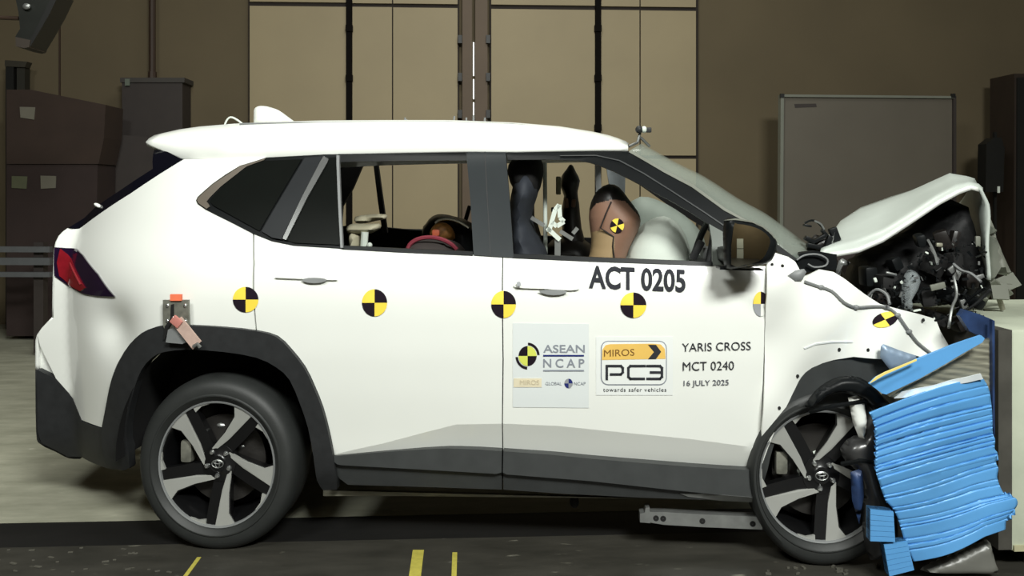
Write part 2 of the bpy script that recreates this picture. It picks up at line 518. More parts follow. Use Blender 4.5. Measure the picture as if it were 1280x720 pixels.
# the double sheet-metal hall door with its panels
def rbox(mb, x0, y0, x1, y1, w, d, m=0):
    a = rp(x0, y0, w); b = rp(x1, y1, w)
    z0 = max(0.0, b.z)
    mb.box(((a.x + b.x) / 2, w - d / 2 + .0, (a.z + z0) / 2), (abs(b.x - a.x), d, abs(a.z - z0)), None, m)
    return mb
def hall_door(name, x0, x1, cols, bar_x):
    e = empty(name, (0, 0, 0), ROOM); structure(e)
    rbox(MB(), x0, -250, x1, 405, FW, .05).build('door_backing', M['seam'], e, False)
    rows = [(-250, 3.2), (7.2, 188), (192, 405)]
    for (a, b) in cols:
        for (ya, yb) in rows:
            t = .0125 * (.5 * (a + b) - 312)          # the rows drop slightly to the right
            rbox(MB(), a, ya + (t if ya > 0 else 0), b, yb + (t if yb < 400 else 0), FW - .05, .03).build('door_panel', M['door'], e, False)
    mbb = MB(); rbox(mbb, bar_x - 3.2, -250, bar_x + 3.2, 400, FW - .08, .05)
    for yk in (36, 98, 160): rbox(mbb, bar_x - 4.2, yk - 4, bar_x + 4.2, yk + 4, FW - .1, .05)
    mbb.build('door_bar', M['bar_black'], e, False)
    return e
hall_door('door_1', 312, 574, [(313, 433), (441, 490.2), (491.8, 572)], 437)
hall_door('door_2', 612, 871, [(614, 743), (751, 798.6), (800.2, 869)], 747)
e = empty('trim_1', (0, 0, 0), ROOM); structure(e)
rbox(MB(), 578, -250, 590, 405, FW, .10).build('door_post', M['door_post'], e, False)
rbox(MB(), 594, -250, 609, 405, FW, .10).build('door_post', M['door_post'], e, False)
for hx in (575, 610):
    for hy in (50, 97, 143):
        rbox(MB(), hx - 2.5, hy - 5, hx + 2.5, hy + 5, FW - .08, .06).build('hinge', M['black_metal'], e, False)
for (ya, yb) in ((53, 95), (99, 124), (128, 150)):
    rbox(MB(), 591.2, ya, 592.8, yb, FW - .02, .01).build('light_gap', M['lightgap'], e, False)
e = empty('trim_2', (0, 0, 0), ROOM); structure(e)
rbox(MB(), 74, -250, 76, 405, FW, .012).build('wall_joint', M['brown_pipe'], e, False)

# ================================================================== the car
car = empty('crashed_car', (OX, OY, 0), -PSI)
tag(car, 'white compact SUV with crushed front and round yellow-black targets along its side', 'car')

# --- outer panels
QUARTER = [(230, 199), (270, 199), (305, 198), (332, 197), (320, 201), (300, 207), (282, 218), (265, 230), (247, 246), (245, 250.5), (247, 255), (257, 262), (287, 277), (316, 292),
           (316.4, 330), (319.6, 414), (290, 410.5), (262, 408), (237, 407), (205, 407), (185, 412), (170, 422), (155, 440), (146, 456), (140, 472), (133, 503), (127, 534),
           (102, 525), (72, 477), (50, 432), (47, 419), (67, 397), (68, 360), (68, 325), (71, 303), (85, 287), (99, 286), (163, 242)]
panel('quarter_panel', QUARTER, M['white'], car, thick=.03, step=.025)
RDOOR = [(318, 293), (340, 302), (367, 307.5), (427, 311), (520, 315.5), (591, 318.5), (627.9, 320), (628.1, 450), (627.9, 564.5), (600, 562.5), (560, 561), (532, 562), (480, 565.5), (416, 571),
         (410, 540), (402, 510), (392, 485), (380, 460), (371, 447), (362, 437), (353, 428), (345, 421), (334, 417), (321.4, 414.5), (318.5, 330)]
panel('rear_door', RDOOR, M['white'], car, vf=VD, thick=.03, step=.025, angle=17, lines=[_crease])
FDOOR = [(629.2, 320), (641, 322), (740, 326), (840, 330), (890, 332), (930, 333), (957, 333), (956, 380), (954.5, 450), (951.5, 530), (948, 588), (905, 586.5), (865, 584), (800, 579), (740, 574), (690, 569), (629.2, 564.6), (629.6, 450)]
panel('front_door', FDOOR, M['white'], car, vf=VD, thick=.03, step=.025, angle=17, lines=[_crease])
FENDER = [(958.6, 333), (962, 322), (969, 316), (985, 321), (994, 327), (999, 336), (1005, 346), (1013, 343), (1025, 337), (1042, 340), (1055, 348), (1068, 358), (1080, 367), (1100, 380), (1122, 386), (1150, 393), (1170, 399), (1176, 415),
          (1186, 432), (1165, 441), (1145, 448), (1122, 452), (1105, 449), (1067, 446), (1042, 450), (1028, 454), (1015, 460), (1002, 472), (995, 485), (982, 510), (970, 535), (960, 560), (949.7, 588), (953, 530), (956, 450), (957.6, 380)]
def VF(u, z):
    # crumpled fender skin
    w = max(0., min(1., (u - 1.0) / .5))
    return V0(u, z) - .012 * w + w * (.014 * math.sin(9 * u + 11 * z) + .008 * math.sin(23 * u - 17 * z)) - .03 * math.exp(-((u - 1.22) / .25) ** 2 - ((z - .80) / .035) ** 2)
panel('front_fender', FENDER, M['white'], car, vf=VF, thick=.015, step=.02, angle=50)
panel('fender_crease', [(1005, 435), (1020, 429), (1040, 426.5), (1066, 427), (1066, 428.5), (1040, 428.5), (1020, 431), (1006, 436.5)], M['decal'], car, vf=VA(-.003, VF), thick=.004)
mb = MB()
for x, y in ((1049, 437), (1085, 437.5), (997, 470), (974, 510), (1154, 400), (965, 331), (978, 332.5), (1108, 437)):
    c = cp(x, y, 0); v = VF(c.x, c.z); c = cp(x, y, v); mb.ell((c.x, v - .001, c.z), (.006, .003, .007), 8, 4)
mb.build('fixing_hole', M['dark'], car)

# bumper corner, rear bumper, lamp
panel('bumper_corner', [(47, 419), (50.5, 432), (69.5, 473), (60, 470), (46, 462), (46, 440)], M['white'], car, vf=lambda u, z: V0(u, z) + .03, thick=.03)
REARB = [(46, 462), (69, 473), (102, 527), (127, 536), (131, 515), (150, 520), (163, 560), (163, 585), (142, 587), (132, 585), (113, 578), (95, 571), (85, 571), (70, 563), (52, 554), (47, 540)]
panel('rear_bumper', REARB, M['black_plastic'], car, vf=VA(-.004), thick=.04, step=.03)
tl = panel('tail_lamp', cr([(68, 309), (95, 311)], 2) + [(103, 319), (122, 343), (143, 371), (120, 370), (103, 367), (84, 357), (68, 345)], M['dark_lens'], car, vf=VA(-.008), thick=.03, step=.02)
panel('red_lens', [(75, 311), (84, 318), (93, 336), (106, 360), (100, 364), (85, 356), (74, 345), (71, 328)], M['red_lens'], tl, vf=VA(-.013), thick=.01, step=.02)
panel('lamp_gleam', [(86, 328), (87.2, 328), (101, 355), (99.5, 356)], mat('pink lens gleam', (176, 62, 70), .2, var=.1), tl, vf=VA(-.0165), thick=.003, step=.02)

# rear end skins, near edge -> centre -> far edge
def mirror_far(p): return Vector((p.x, W - p.y, p.z))
def rear_loft(name, pts, m, bul=.07, sub=3, off=.012, thick=.012):
    near = []
    for px, py in cr(pts, sub):
        v = 0
        for _ in range(8):
            u, z = cuz(px, py, v); v = V0(u, z) + off
        near.append(Vector((u, v, z)))
    cs = []
    for k in range(9):
        t = k / 8
        cs.append([Vector((p.x - bul * math.sin(math.pi * t), p.y + (W - 2 * p.y) * t, p.z)) for p in near])
    return loft(name, cs, m, car, thick)
rear_loft('rear_window', [(228, 199), (190, 225), (150, 252), (98, 287)], M['rear_glass'], .11)
rear_loft('tailgate', [(97, 286), (85, 287), (71, 303), (68, 340), (67, 397)], M['white'], .05)
rear_loft('rear_bumper_cover', [(67, 397), (48, 419), (46, 440), (46, 462)], M['white'], .05)
rear_loft('rear_bumper_skirt', [(46, 461), (47, 540), (52, 554), (70, 563), (86, 571), (100, 572)], M['black_plastic'], .05)
panel('rear_window_edge', [(230, 200), (163, 243), (99, 287.5), (85, 285), (118, 260), (150, 238), (191, 211), (194, 184), (210, 190)], M['rear_glass'], car, vf=VA(.006), thick=.02)
c = cuz(118, 257, V0(*cuz(118, 257, .3)))
mb = MB(); mb.ell((c[0], V0(*c) - .002, c[1]), (.018, .012, .008), 10, 6, 0, Matrix.Rotation(.5, 3, 'Y')); mb.build('wiper_cap', M['white'], car)

# roof with the spoiler lip
top_px = [(181, 175.5), (200, 170), (225, 164.5), (250, 161), (280, 158.5), (320, 156), (400, 153.5), (480, 153), (560, 153), (640, 156), (700, 161), (740, 167.5), (765, 173), (792, 183.5)]
low_px = [(183, 180), (205, 189.5), (230, 200), (270, 200), (320, 198.5), (407, 194), (500, 191.5), (582, 190), (640, 190.5), (700, 189), (740, 188), (785, 187)]
def vtop(u): return .44 + (.25 * (-.1 - u) if u < -.1 else 0)
def vlow(u): return .285 + (.35 * (-.1 - u) if u < -.1 else 0)
top_c = []
for p in top_px:
    v = .44
    for _ in range(6): u, z = cuz(*p, v); v = vtop(u)
    top_c.append((u, z))
low_c = []
for p in low_px:
    v = .28
    for _ in range(6): u, z = cuz(*p, v); v = vlow(u)
    low_c.append((u, z))
us = np.linspace(max(top_c[0][0], low_c[0][0]) , min(top_c[-1][0], low_c[-1][0]), 60)
zt = np.interp(us, [c[0] for c in top_c], [c[1] for c in top_c]); zl = np.interp(us, [c[0] for c in low_c], [c[1] for c in low_c])
cs = []
prof = [(0, 0, -.012), (0, 0, 0), (.35, .42, -.012), (.7, .8, -.008), (1, 1, 0)]
half = []
for (fv, fz, dv) in prof:
    half.append([Vector((u, vlow(u) + (vtop(u) - vlow(u)) * fv + dv, zl[i] + (zt[i] - zl[i]) * fz)) for i, u in enumerate(us)])
mid = []
for k in range(1, 4):
    t = k / 4
    mid.append([Vector((u, vtop(u) + (W / 2 - vtop(u)) * t, zt[i] + .022 * math.sin(t * math.pi / 2))) for i, u in enumerate(us)])
near_side = half[1:] + mid
ctr = [[Vector((u, W / 2, zt[i] + .022)) for i, u in enumerate(us)]]
far_side = [[mirror_far(p) for p in c] for c in reversed(near_side)]
roof = loft('roof', near_side + ctr + far_side, M['white'], car, .02)
mb = MB()
mb.tube([cp(px, py + .5, .425) for px, py in [(300, 155), (372, 153.5), (450, 153), (560, 152.8), (640, 155.5), (700, 161), (745, 168), (785, 180)]], .006, 6)
mb.build('roof_rail', M['cable'], car)
# shark-fin antenna
inflate('antenna_fin', cr([(317, 156), (317, 146), (318, 136), (325, 132.5), (338, 134), (350, 139), (360, 146), (369, 153), (366, 156)], 3), .80, .035, .05, M['white'], car, .02)
mb = MB(); mb.tube([cp(px, py, .5) for px, py in cr([(280, 160), (283, 151), (288, 146.5), (295, 149), (302, 154), (306, 158)], 3)], .004, 6); mb.build('wire_loop', M['airbag'], car)
for x, h, t in ((505.5, 9, 1), (509, 7, -1), (527, 6, 0), (567, 11, 1), (583, 9, 0), (592, 12, 0), (606, 9, 0)):
    mb = MB(); mb.tube([cp(x, 156, .6), cp(x + t, 156 - h, .6)], [.006, .004], 5); mb.build('wire_stub', M['cable'], car)
for x, y in ((695, 165.5), (736, 172)):
    mb = MB(); c = cp(x, y, .40); mb.bbox(c, (.022, .02, .018), .003); mb.build('sensor_block', M['black_plastic'], car)
rc = MB(); c = cp(797, 180, .62)
rc.tube([cp(786, 183, .55), cp(797, 178, .6), cp(800, 166, .62)], .006, 6); rc.tube([cp(812, 183, .65), cp(801, 172, .62)], .006, 6)
rcam = rc.build('camera_mount', M['steel'], car)
mb = MB(); mb.ell(cp(799, 162, .6), (.017, .02, .017), 12, 8); mb.build('camera_body', M['black_plastic'], rcam)
mb = MB(); mb.ell(cp(805, 162, .6), (.013, .018, .015), 12, 8); mb.build('camera_ring', M['airbag'], rcam)
mb = MB(); mb.bbox(cp(811, 162.5, .6), (.022, .02, .022), .004); mb.build('camera_lens', M['black_plastic'], rcam)

# --- greenhouse, near side
panel('window_surround', [(332, 197), (407, 193), (423, 193), (428, 311), (367, 307), (340, 301.5), (316, 292), (287, 277), (257, 262), (247, 255), (245, 250.5), (247, 246), (265, 230), (282, 218), (300, 207), (320, 201)], M['gloss_black'], car, vf=VA(-.003), thick=.016)
panel('window_moulding', [(332, 197.5), (320, 201.5), (300, 207.5), (265, 231), (247.5, 247), (246, 250.5), (248, 254), (258, 261), (262, 258), (258, 252), (262, 247), (276, 233), (308, 208), (330, 200)], mat('brown grey moulding', (96, 88, 78), .45, var=.1), car, vf=VA(-.009), thick=.010)
panel('quarter_glass', [(330, 201), (310, 208), (278, 233), (264, 248), (262, 252), (267, 257), (324, 288.5), (377, 199)], M['tint'], car, vf=VA(-.012), thick=.008)
panel('rear_vent_glass', [(411, 197), (420, 196), (425, 306), (368, 303.5), (358, 300)], M['tint'], car, vf=VA(-.010), thick=.006)
panel('pillar_cover', [(381, 197), (403, 195.5), (352, 299), (340, 297), (327, 289)], mat('satin black pillar', (34, 36, 38), .4, var=.06, spec=.2), car, vf=VA(-.016), thick=.010)
panel('chrome_strip', [(404, 195), (410.5, 199), (409, 203), (385, 245), (357.5, 300), (353, 298), (378, 245)], M['chrome'], car, vf=VA(-.021), thick=.010)
panel('window_divider', [(420.5, 194), (424, 194), (428.5, 310), (425.5, 309.5)], M['cable'], car, vf=VA(-.016), thick=.018)
panel('window_header', [(423, 192.5), (510, 190.5), (586, 189), (588, 200.5), (510, 201), (425, 202.5)], M['gloss_black'], car, vf=VA(-.002), thick=.03)
panel('belt_moulding', [(427, 307), (510, 311), (591, 314.5), (591, 319.5), (510, 316), (427, 311.5)], M['gloss_black'], car, vf=VA(-.004), thick=.02)
panel('centre_pillar', [(583, 189), (607, 188.5), (632, 188.5), (637, 250), (642, 322), (615, 320.5), (592, 319), (588, 250)], mat('satin black centre pillar', (40, 44, 46), .4, var=.05, spec=.2), car, vf=VA(-.006), thick=.03)
panel('pillar_edge', [(605.5, 189), (607, 189), (614, 319), (612.5, 319)], M['black_plastic'], car, vf=VA(-.008), thick=.004)
panel('belt_moulding', [(641, 317.5), (740, 321.5), (890, 327.5), (892, 332.5), (740, 327), (641, 322.5)], M['gloss_black'], car, vf=VA(-.004), thick=.02)
APIL = [(632, 188), (700, 187), (740, 186), (778, 185), (788, 190), (808, 201), (830, 214), (848, 223), (865, 232), (885, 246), (905, 261), (935, 277), (925, 286), (906, 291), (887, 281), (864, 266), (840, 252), (815, 239), (790, 225.5), (768, 214.5), (750, 207.5), (738, 203.5), (725, 201), (680, 199.5), (635, 200)]
panel('front_pillar', APIL, M['gloss_black'], car, vf=VA(-.004), thick=.04)
panel('pillar_seam', [(700, 194), (745, 193.5), (775, 200), (805, 216), (840, 238), (880, 264), (905, 281), (904, 282.2), (879, 265.2), (839, 239.2), (804, 217.2), (774, 201.2), (745, 194.7), (700, 195)], M['sill_plastic'], car, vf=VA(-.008), thick=.005)
panel('pillar_moulding', [(786, 190), (808, 202.5), (830, 215.5), (865, 234), (905, 263), (934, 278.5), (936, 276.5), (906, 260), (866, 230.5), (831, 212.5), (809, 199.5), (788, 187.5)], M['board_frame'], car, vf=VA(-.007), thick=.004)
panel('sail_panel', [(886.5, 280), (906, 291), (908, 331), (891, 331.5), (890, 301)], mat('grey green sail panel', (92, 98, 92), .4, var=.06), car, vf=VA(-.005), thick=.02)

# --- lower trim
SILLR = [(416, 570.5), (480, 565), (532, 561.5), (560, 560.5), (600, 562), (627.3, 564), (627.3, 595), (627.3, 612), (540, 609), (435, 606), (424, 598), (419, 588)]
SILLF = [(629.2, 564), (690, 568.5), (740, 573.5), (800, 578.5), (865, 583.5), (905, 586), (948, 588), (947, 627), (800, 622), (700, 617), (629.2, 612)]
_sl = [cuz(*p, .03) for p in [(416, 580), (427, 582), (520, 587), (640, 594), (740, 602), (840, 613), (947, 624)]]
_su = [c[0] for c in _sl]; _sz = [c[1] for c in _sl]
def VS(u, z):
    zc = float(np.interp(u, _su, _sz)); d = z - zc
    if d >= 0: return .034 + .10 * d
    if d > -.006: return .034 - 3.0 * d
    return .052 - .35 * (d + .006)
panel('door_cladding', SILLR, M['sill_plastic'], car, vf=VS, thick=.05, step=.02, angle=20, lines=[_sl, [(a, b - .006) for a, b in _sl]])
panel('door_cladding', SILLF, M['sill_plastic'], car, vf=VS, thick=.05, step=.02, angle=20, lines=[_sl, [(a, b - .006) for a, b in _sl]])
panel('sill_highlight', [(850, 617), (905, 619), (944, 622), (944, 628), (900, 626), (860, 621)], M['steel'], car, vf=lambda u, z: VS(u, z) - .003, thick=.005)  # crease highlight along the sill put in as a bright strip
ARCH_O = cr([(127, 535), (133, 503), (140, 472), (155, 440), (170, 422), (185, 412), (205, 407), (237, 407), (280, 409.5), (320, 414), (345, 421), (362, 437), (380, 460), (392, 485), (402, 510), (410, 540), (416, 570), (421, 600)], 2)
ARCH_I = cr([(404, 613), (396, 600), (392, 572), (385, 535), (375, 505), (362, 475), (345, 459), (320, 447), (280, 440), (235, 437), (205, 440), (190, 447), (177, 462), (168, 485), (160, 520), (158, 550), (162, 585), (146, 587)], 2)
panel('wheel_arch_cladding', ARCH_O + [(421, 612)] + ARCH_I + [(132, 580), (126, 545)], M['black_plastic'], car, vf=VA(-.024), thick=.05, step=.03)
FARCH_O = cr([(1112, 449), (1097, 446), (1067, 446), (1042, 450), (1015, 460), (1002, 472), (995, 485), (982, 510), (970, 535), (958, 560), (950, 590)], 2)
FARCH_I = cr([(954, 605), (960, 585), (967, 557), (982, 532), (1003, 512), (1028, 494), (1060, 482), (1100, 478)], 2)
panel('wheel_arch_cladding', FARCH_O + FARCH_I + [(1113, 470)], M['sill_plastic'], car, vf=VA(-.004), thick=.05, step=.03)
inflate('torn_arch_strip', cr([(1006, 509), (1012, 497), (1025, 483), (1040, 474), (1055, 470), (1075, 472), (1092, 483), (1105, 497), (1112, 505), (1104, 510), (1090, 508), (1080, 499), (1062, 491), (1045, 491), (1030, 497), (1018, 507)], 2, True), -.05, .03, .02, M['gloss_black'], car, .012)
mb = MB(); mb.tube([cp(1012, 515, .0), cp(1045, 507, -.04), cp(1090, 500, -.05)], .008, 6); mb.build('arch_clip_rod', M['gloss_black'], car)
inflate('bumper_fragment', [(1060, 497), (1075, 493), (1081, 505), (1084, 525), (1081, 552), (1074, 548), (1066, 528)], -.03, .02, .02, M['white'], car, .012)
inflate('crushed_bumper_cover', cr([(1050, 560), (1066, 545), (1080, 540), (1085, 500), (1095, 515), (1097, 560), (1097, 595), (1108, 626), (1121, 648), (1119, 682), (1088, 700), (1078, 660), (1079, 620), (1072, 590), (1058, 578)], 2, True), -.02, .05, .05, mat('glossy dark bumper plastic', (46, 46, 46), .3, coat=.2, var=.2, scale=6), car, .015)
mb = MB(); mb.tube([cp(1052, 580, -.03), cp(1075, 576, -.07), cp(1097, 577, -.06)], .009, 6); mb.build('bumper_bracket', M['gloss_black'], car)
inflate('washer_duct', [(1063, 590), (1078, 585), (1080, 620), (1074, 655), (1065, 625)], -.045, .02, .03, M['blue_dark'], car, .015)
# pinch weld and under-car rail
mb = MB(); mb.prism([cp(x, y, .17) for x, y in [(404, 613), (640, 619), (800, 623), (640, 621.5), (500, 620), (404, 620)]], (0, .02, 0)); mb.build('sill_flange', M['honeycomb'], car)
rail = MB(); rail.prism([cp(x, y, .10) for x, y in [(812, 640), (830, 640), (880, 643), (952, 646), (953, 662), (880, 659), (830, 656), (812, 653)]], (0, .04, 0))
rl = rail.build('test_rail', M['steel'], car, False)
mb = MB(); mb.prism([cp(x, y, .095) for x, y in [(800, 642), (806, 641), (807, 635), (812, 634), (813, 654), (800, 653)]], (0, .05, 0)); mb.build('rail_lug', M['steel'], rl, False)
for x, y in ((820, 648), (829, 648.5), (878, 651.5), (941, 655)):
    mb = MB(); c = cp(x, y, .099); mb.lathe([(.001, 0), (.011, 0), (.011, .004), (.001, .004)], c, 14); mb.build('rail_hole', M['dark'], rl)  # rail holes: their darkness drawn as flat dark discs
mb = MB(); mb.ell(cp(718, 627, .2), (.018, .02, .025), 10, 6); mb.build('drain_plug', M['dark'], car)

# floor pan, liners and inner shell
def ubox(mb, u0, u1, v0, v1, z0, z1): return mb.box(((u0 + u1) / 2, (v0 + v1) / 2, (z0 + z1) / 2), (abs(u1 - u0), abs(v1 - v0), abs(z1 - z0)))
mb = MB(); ubox(mb, .45, 1.85, .1, W - .1, .27, .33); ubox(mb, -.55, .45, .40, W - .40, .30, .40); ubox(mb, .50, 1.80, .17, .22, .27, .52); ubox(mb, -.5, 2.0, W - .12, W - .06, .30, .9); mb.build('floor_pan', M['dark'], car, False)
wc_r = cuz(269.6, 581.6, .03); wc_f = cuz(1031, 599, .0)
def liner(name, u, z, r, fx, y0=.05, y1=.42):
    V_, Fc = [], []; n = 22
    for i in range(n + 1):
        a = math.radians(180 * i / n)
        for y in (y0, y1): V_.append((u + math.cos(a) * r * fx, y, z + math.sin(a) * r))
    V_ += [(u, y1, z)]
    for i in range(n):
        Fc.append((2 * i, 2 * i + 2, 2 * i + 3, 2 * i + 1)); Fc.append((2 * i + 1, 2 * i + 3, len(V_) - 1))
    mesh_obj(name, V_, Fc, M['dark'], car)
liner('wheel_liner', wc_r[0], wc_r[1], .50, .80)
liner('wheel_liner', wc_f[0], wc_f[1], .42, .68, .10, .45)

# --- far side of the body
BELT = [cuz(*p, .06) for p in [(318, 300), (427, 311), (591, 318.5), (740, 326), (890, 332)]]
farpoly = [(-.52, .95), (-.45, 1.08)] + BELT + [(2.0, BELT[-1][1] - .03), (2.25, .85), (2.2, .45), (1.75, .3), (.45, .3), (.4, .55), (.2, .68), (-.2, .68), (-.36, .5), (-.52, .5)]
panel('far_side_panel', farpoly, M['white'], car, vf=lambda u, z: W - V0(u, z) - .03, thick=.03, step=.06, local=True)
trim = [(-.4, .5), (-.4, 1.05)] + [(a, b + .004) for a, b in BELT] + [(1.85, .5)]
panel('far_door_trim', trim, M['dark'], car, vf=lambda u, z: W - V0(u, z) - .09, thick=.05, step=.1, local=True)
vfar = W - .24
def far_piece(name, pts, m, v=vfar, t=.03):
    mb = MB(); mb.prism([cp(x, y, v) for x, y in pts], (0, t, 0)); mb.build(name, m, car, False)
far_piece('far_rear_pillar', [(360, 200), (456, 200), (441, 235), (428, 258), (425, 300), (360, 300)], M['dark'])
far_piece('far_window_divider', [(465.5, 196), (471, 196), (477, 240), (484, 291), (478, 291), (472, 250)], M['dark'])
far_piece('far_centre_pillar', [(600, 195), (630, 195), (632, 300), (600, 300)], M['dark'])
far_piece('far_front_pillar', [(744, 197), (750, 197), (752, 240), (745, 240)], M['cable'])
far_piece('far_front_pillar', [(756, 197), (782, 205), (781, 250), (762, 235)], mat('blue grey curtain fabric', (112, 118, 120), .7, var=.2, scale=12))
far_piece('far_belt_strip', [(478, 285.5), (532, 286.5), (532, 289.5), (478, 288.5)], M['steel'], W - .11, .01)
far_piece('far_front_rail', [(782, 205), (800, 222), (850, 257), (900, 290), (905, 300), (845, 263), (790, 224)], M['dark'])

# --- windshield
wn = cr([(788, 188), (830, 213), (865, 231), (905, 260), (935, 276), (965, 300), (996, 323)], 3)
ws = cr([(800, 184), (845, 208), (880, 225), (922, 250), (960, 271.5), (985, 288), (1014, 312)], 3)
near = []; midc = []
for i, (p, q) in enumerate(zip(wn, ws)):
    t = i / (len(wn) - 1)
    near.append(cp(*p, .295 - .20 * t)); midc.append(cp(*q, .72))
cs = [near, [a.lerp(b, .5) + Vector((.025, 0, .02)) for a, b in zip(near, midc)], midc,
      [Vector((p.x, W - .72, p.z)) for p in midc], [mirror_far(a).lerp(mirror_far(b), .5) + Vector((.025, 0, .02)) for a, b in zip(midc, near)], [mirror_far(p) for p in near]]
loft('windshield', cs, M['windshield'], car, .006)
panel('windshield_edge', [(905, 262), (935, 277), (965, 301), (996, 324), (992, 327), (972, 314), (962, 303), (940, 284), (925, 283)], M['gloss_black'], car, vf=VA(-.004), thick=.02)

# --- mirror
mir = empty('door_mirror', (0, 0, 0)); mir.parent = car
HOUS = cr([(905, 275), (920, 273.5), (940, 276.5), (955, 283), (966, 293), (971.5, 302), (970, 313), (964, 326), (950, 332), (925, 335), (906, 335), (904, 310)], 2, True)
inflate('mirror_housing', HOUS, -.13, .05, .03, M['gloss_black'], mir, .012)
GL = cr([(917, 283), (922, 280), (938, 282.5), (952, 288), (961, 296), (962.5, 304), (957, 318), (948, 327), (930, 331), (914, 330.5)], 2, True)
_gc = cuz(938, 306, -.19)
panel('mirror_glass', GL, M['mirror'], mir, vf=lambda u, z: -.197 - .14 * (u - _gc[0]) + .06 * (z - _gc[1]) + .9 * ((u - _gc[0]) ** 2 + (z - _gc[1]) ** 2), thick=.006, step=.008, angle=60)
mb = MB(); mb.bbox(cp(909, 318, -.03), (.05, .16, .05), .015); mb.build('mirror_arm', M['gloss_black'], mir)
mb = MB(); mb.prism([cp(x, y, -.12) for x, y in [(900, 334), (925, 335.5), (955, 337), (955, 338.5), (925, 338), (900, 337)]], (0, .08, 0)); mb.build('mirror_base', M['gloss_black'], mir, False)
panel('mirror_rim', [(905, 275.5), (920, 273), (940, 276), (955, 282.5), (966, 292), (972, 301.5), (971, 303), (965, 294), (954, 284.5), (940, 278), (920, 275)], M['board_frame'], mir, vf=lambda u, z: -.162, thick=.012)

# --- door handles
def handle(name_pts, grip, cup):
    h = panel('door_handle', grip, M['white'], car, vf=VA(-.012, VD), thick=.010, step=.02)
    panel('recess_shade', cup, M['cable'], h, vf=VA(-.014, VD), thick=.002, step=.02)  # grey oval paints the shade in the scoop under the grip
handle('', cr([(343, 347), (360, 345.5), (400, 347), (421, 350), (400, 349.5), (360, 348)], 2, True), cr([(377, 350), (385, 347.5), (400, 347.5), (409, 350), (400, 353.5), (385, 353.5)], 2, True))
handle('', cr([(642, 357), (650, 351), (680, 353), (712, 356), (724, 361), (712, 363), (680, 361), (650, 360)], 2, True), cr([(673, 364), (686, 362), (702, 362.5), (709, 365), (700, 368.5), (685, 368.5)], 2, True))
panel('handle_lock', cr([(646, 353), (650, 352.5), (651, 357), (647, 357.5)], 2, True), M['grey_ink_and_glare'], car, vf=VA(-.028, VD), thick=.003)

# --- target stickers
def target(x, y, rx, ry, rot=0, mats=None, skew=0, vf=VD):
    vs_, fs, mi = [], [], []
    n = 9
    for q in range(4):
        pts = [(0, 0)] + [(math.cos(rot + (q + k / n) * math.pi / 2), math.sin(rot + (q + k / n) * math.pi / 2)) for k in range(n + 1)]
        b = len(vs_); 
        for a, c in pts:
            u, z = to_local([(x + rx * a + skew * c, y - ry * c)], VA(-.0035, vf))[0]
            vs_.append((u, vf(u, z) - .0035, z))
        for k in range(1, n + 1): fs.append((b, b + k, b + k + 1)); mi.append(q)
    mats = mats or [M['black_ink'], M['yellow'], M['black_ink'], M['yellow']]
    return mesh_obj('target_sticker', vs_, fs, mats, car, False, mi, weld=False)
target(307, 374.5, 16, 16, vf=V0)
target(468.2, 378.5, 15.8, 17)
target(629.5, 380.5, 15.5, 17)
target(791.7, 381.5, 16.2, 16)
target(951, 380, 9.5, 15.5, 0, [M['black_ink'], M['yellow'], M['grey_ink_and_glare'], M['white']])  # grey quarter is black ink with glare painted in
target(1106.5, 399.5, 15, 10, math.radians(40), [M['yellow'], M['black_ink'], M['yellow'], M['black_ink']], 5, VF)

# --- lettering and decals (printed on the door)
def text_mesh(body, bold=0.0, space=1.0):
    cu = bpy.data.curves.new('lettering', 'FONT'); cu.body = body; cu.offset = bold; cu.space_character = space; cu.resolution_u = 4
    o = bpy.data.objects.new('lettering', cu); COL.objects.link(o)
    bpy.context.view_layer.update()
    dg = bpy.context.evaluated_depsgraph_get(); me = o.evaluated_get(dg).to_mesh()
    V_ = [v.co.copy() for v in me.vertices]; Fc = [list(p.vertices) for p in me.polygons]
    o.evaluated_get(dg).to_mesh_clear()
    bpy.data.objects.remove(o, do_unlink=True); bpy.data.curves.remove(cu)
    return V_, Fc
def lettering(body, x0, x1, ytop, ybot, m, parent, slope=0., bold=.0, space=1., off=-.004):
    V_, Fc = text_mesh(body, bold, space)
    ax = min(v.x for v in V_); bx = max(v.x for v in V_); ay = min(v.y for v in V_); by = max(v.y for v in V_)
    out = []
    for v in V_:
        tx = (v.x - ax) / (bx - ax); ty = (v.y - ay) / (by - ay)
        px = x0 + (x1 - x0) * tx; py = ybot + (ytop - ybot) * ty + slope * (px - x0)
        u, z = to_local([(px, py)], VA(off, VD))[0]
        out.append((u, VD(u, z) + off, z))
    return mesh_obj('lettering', out, Fc, m, parent, False, weld=False)
lettering('ACT 0205', 736, 857, 331.5, 360.5, M['text_grey'], car, .043, .03)
def quad(name, x0, y0, x1, y1, m, parent, off, slope=0):
    return panel(name, [(x0, y0), (x1, y0 + slope * (x1 - x0)), (x1, y1 + slope * (x1 - x0)), (x0, y1)], m, parent, vf=VA(off, VD), thick=.0006, step=.03)
d1 = quad('safety_decal', 641, 404, 736, 509, M['decal'], car, -.002, .01)
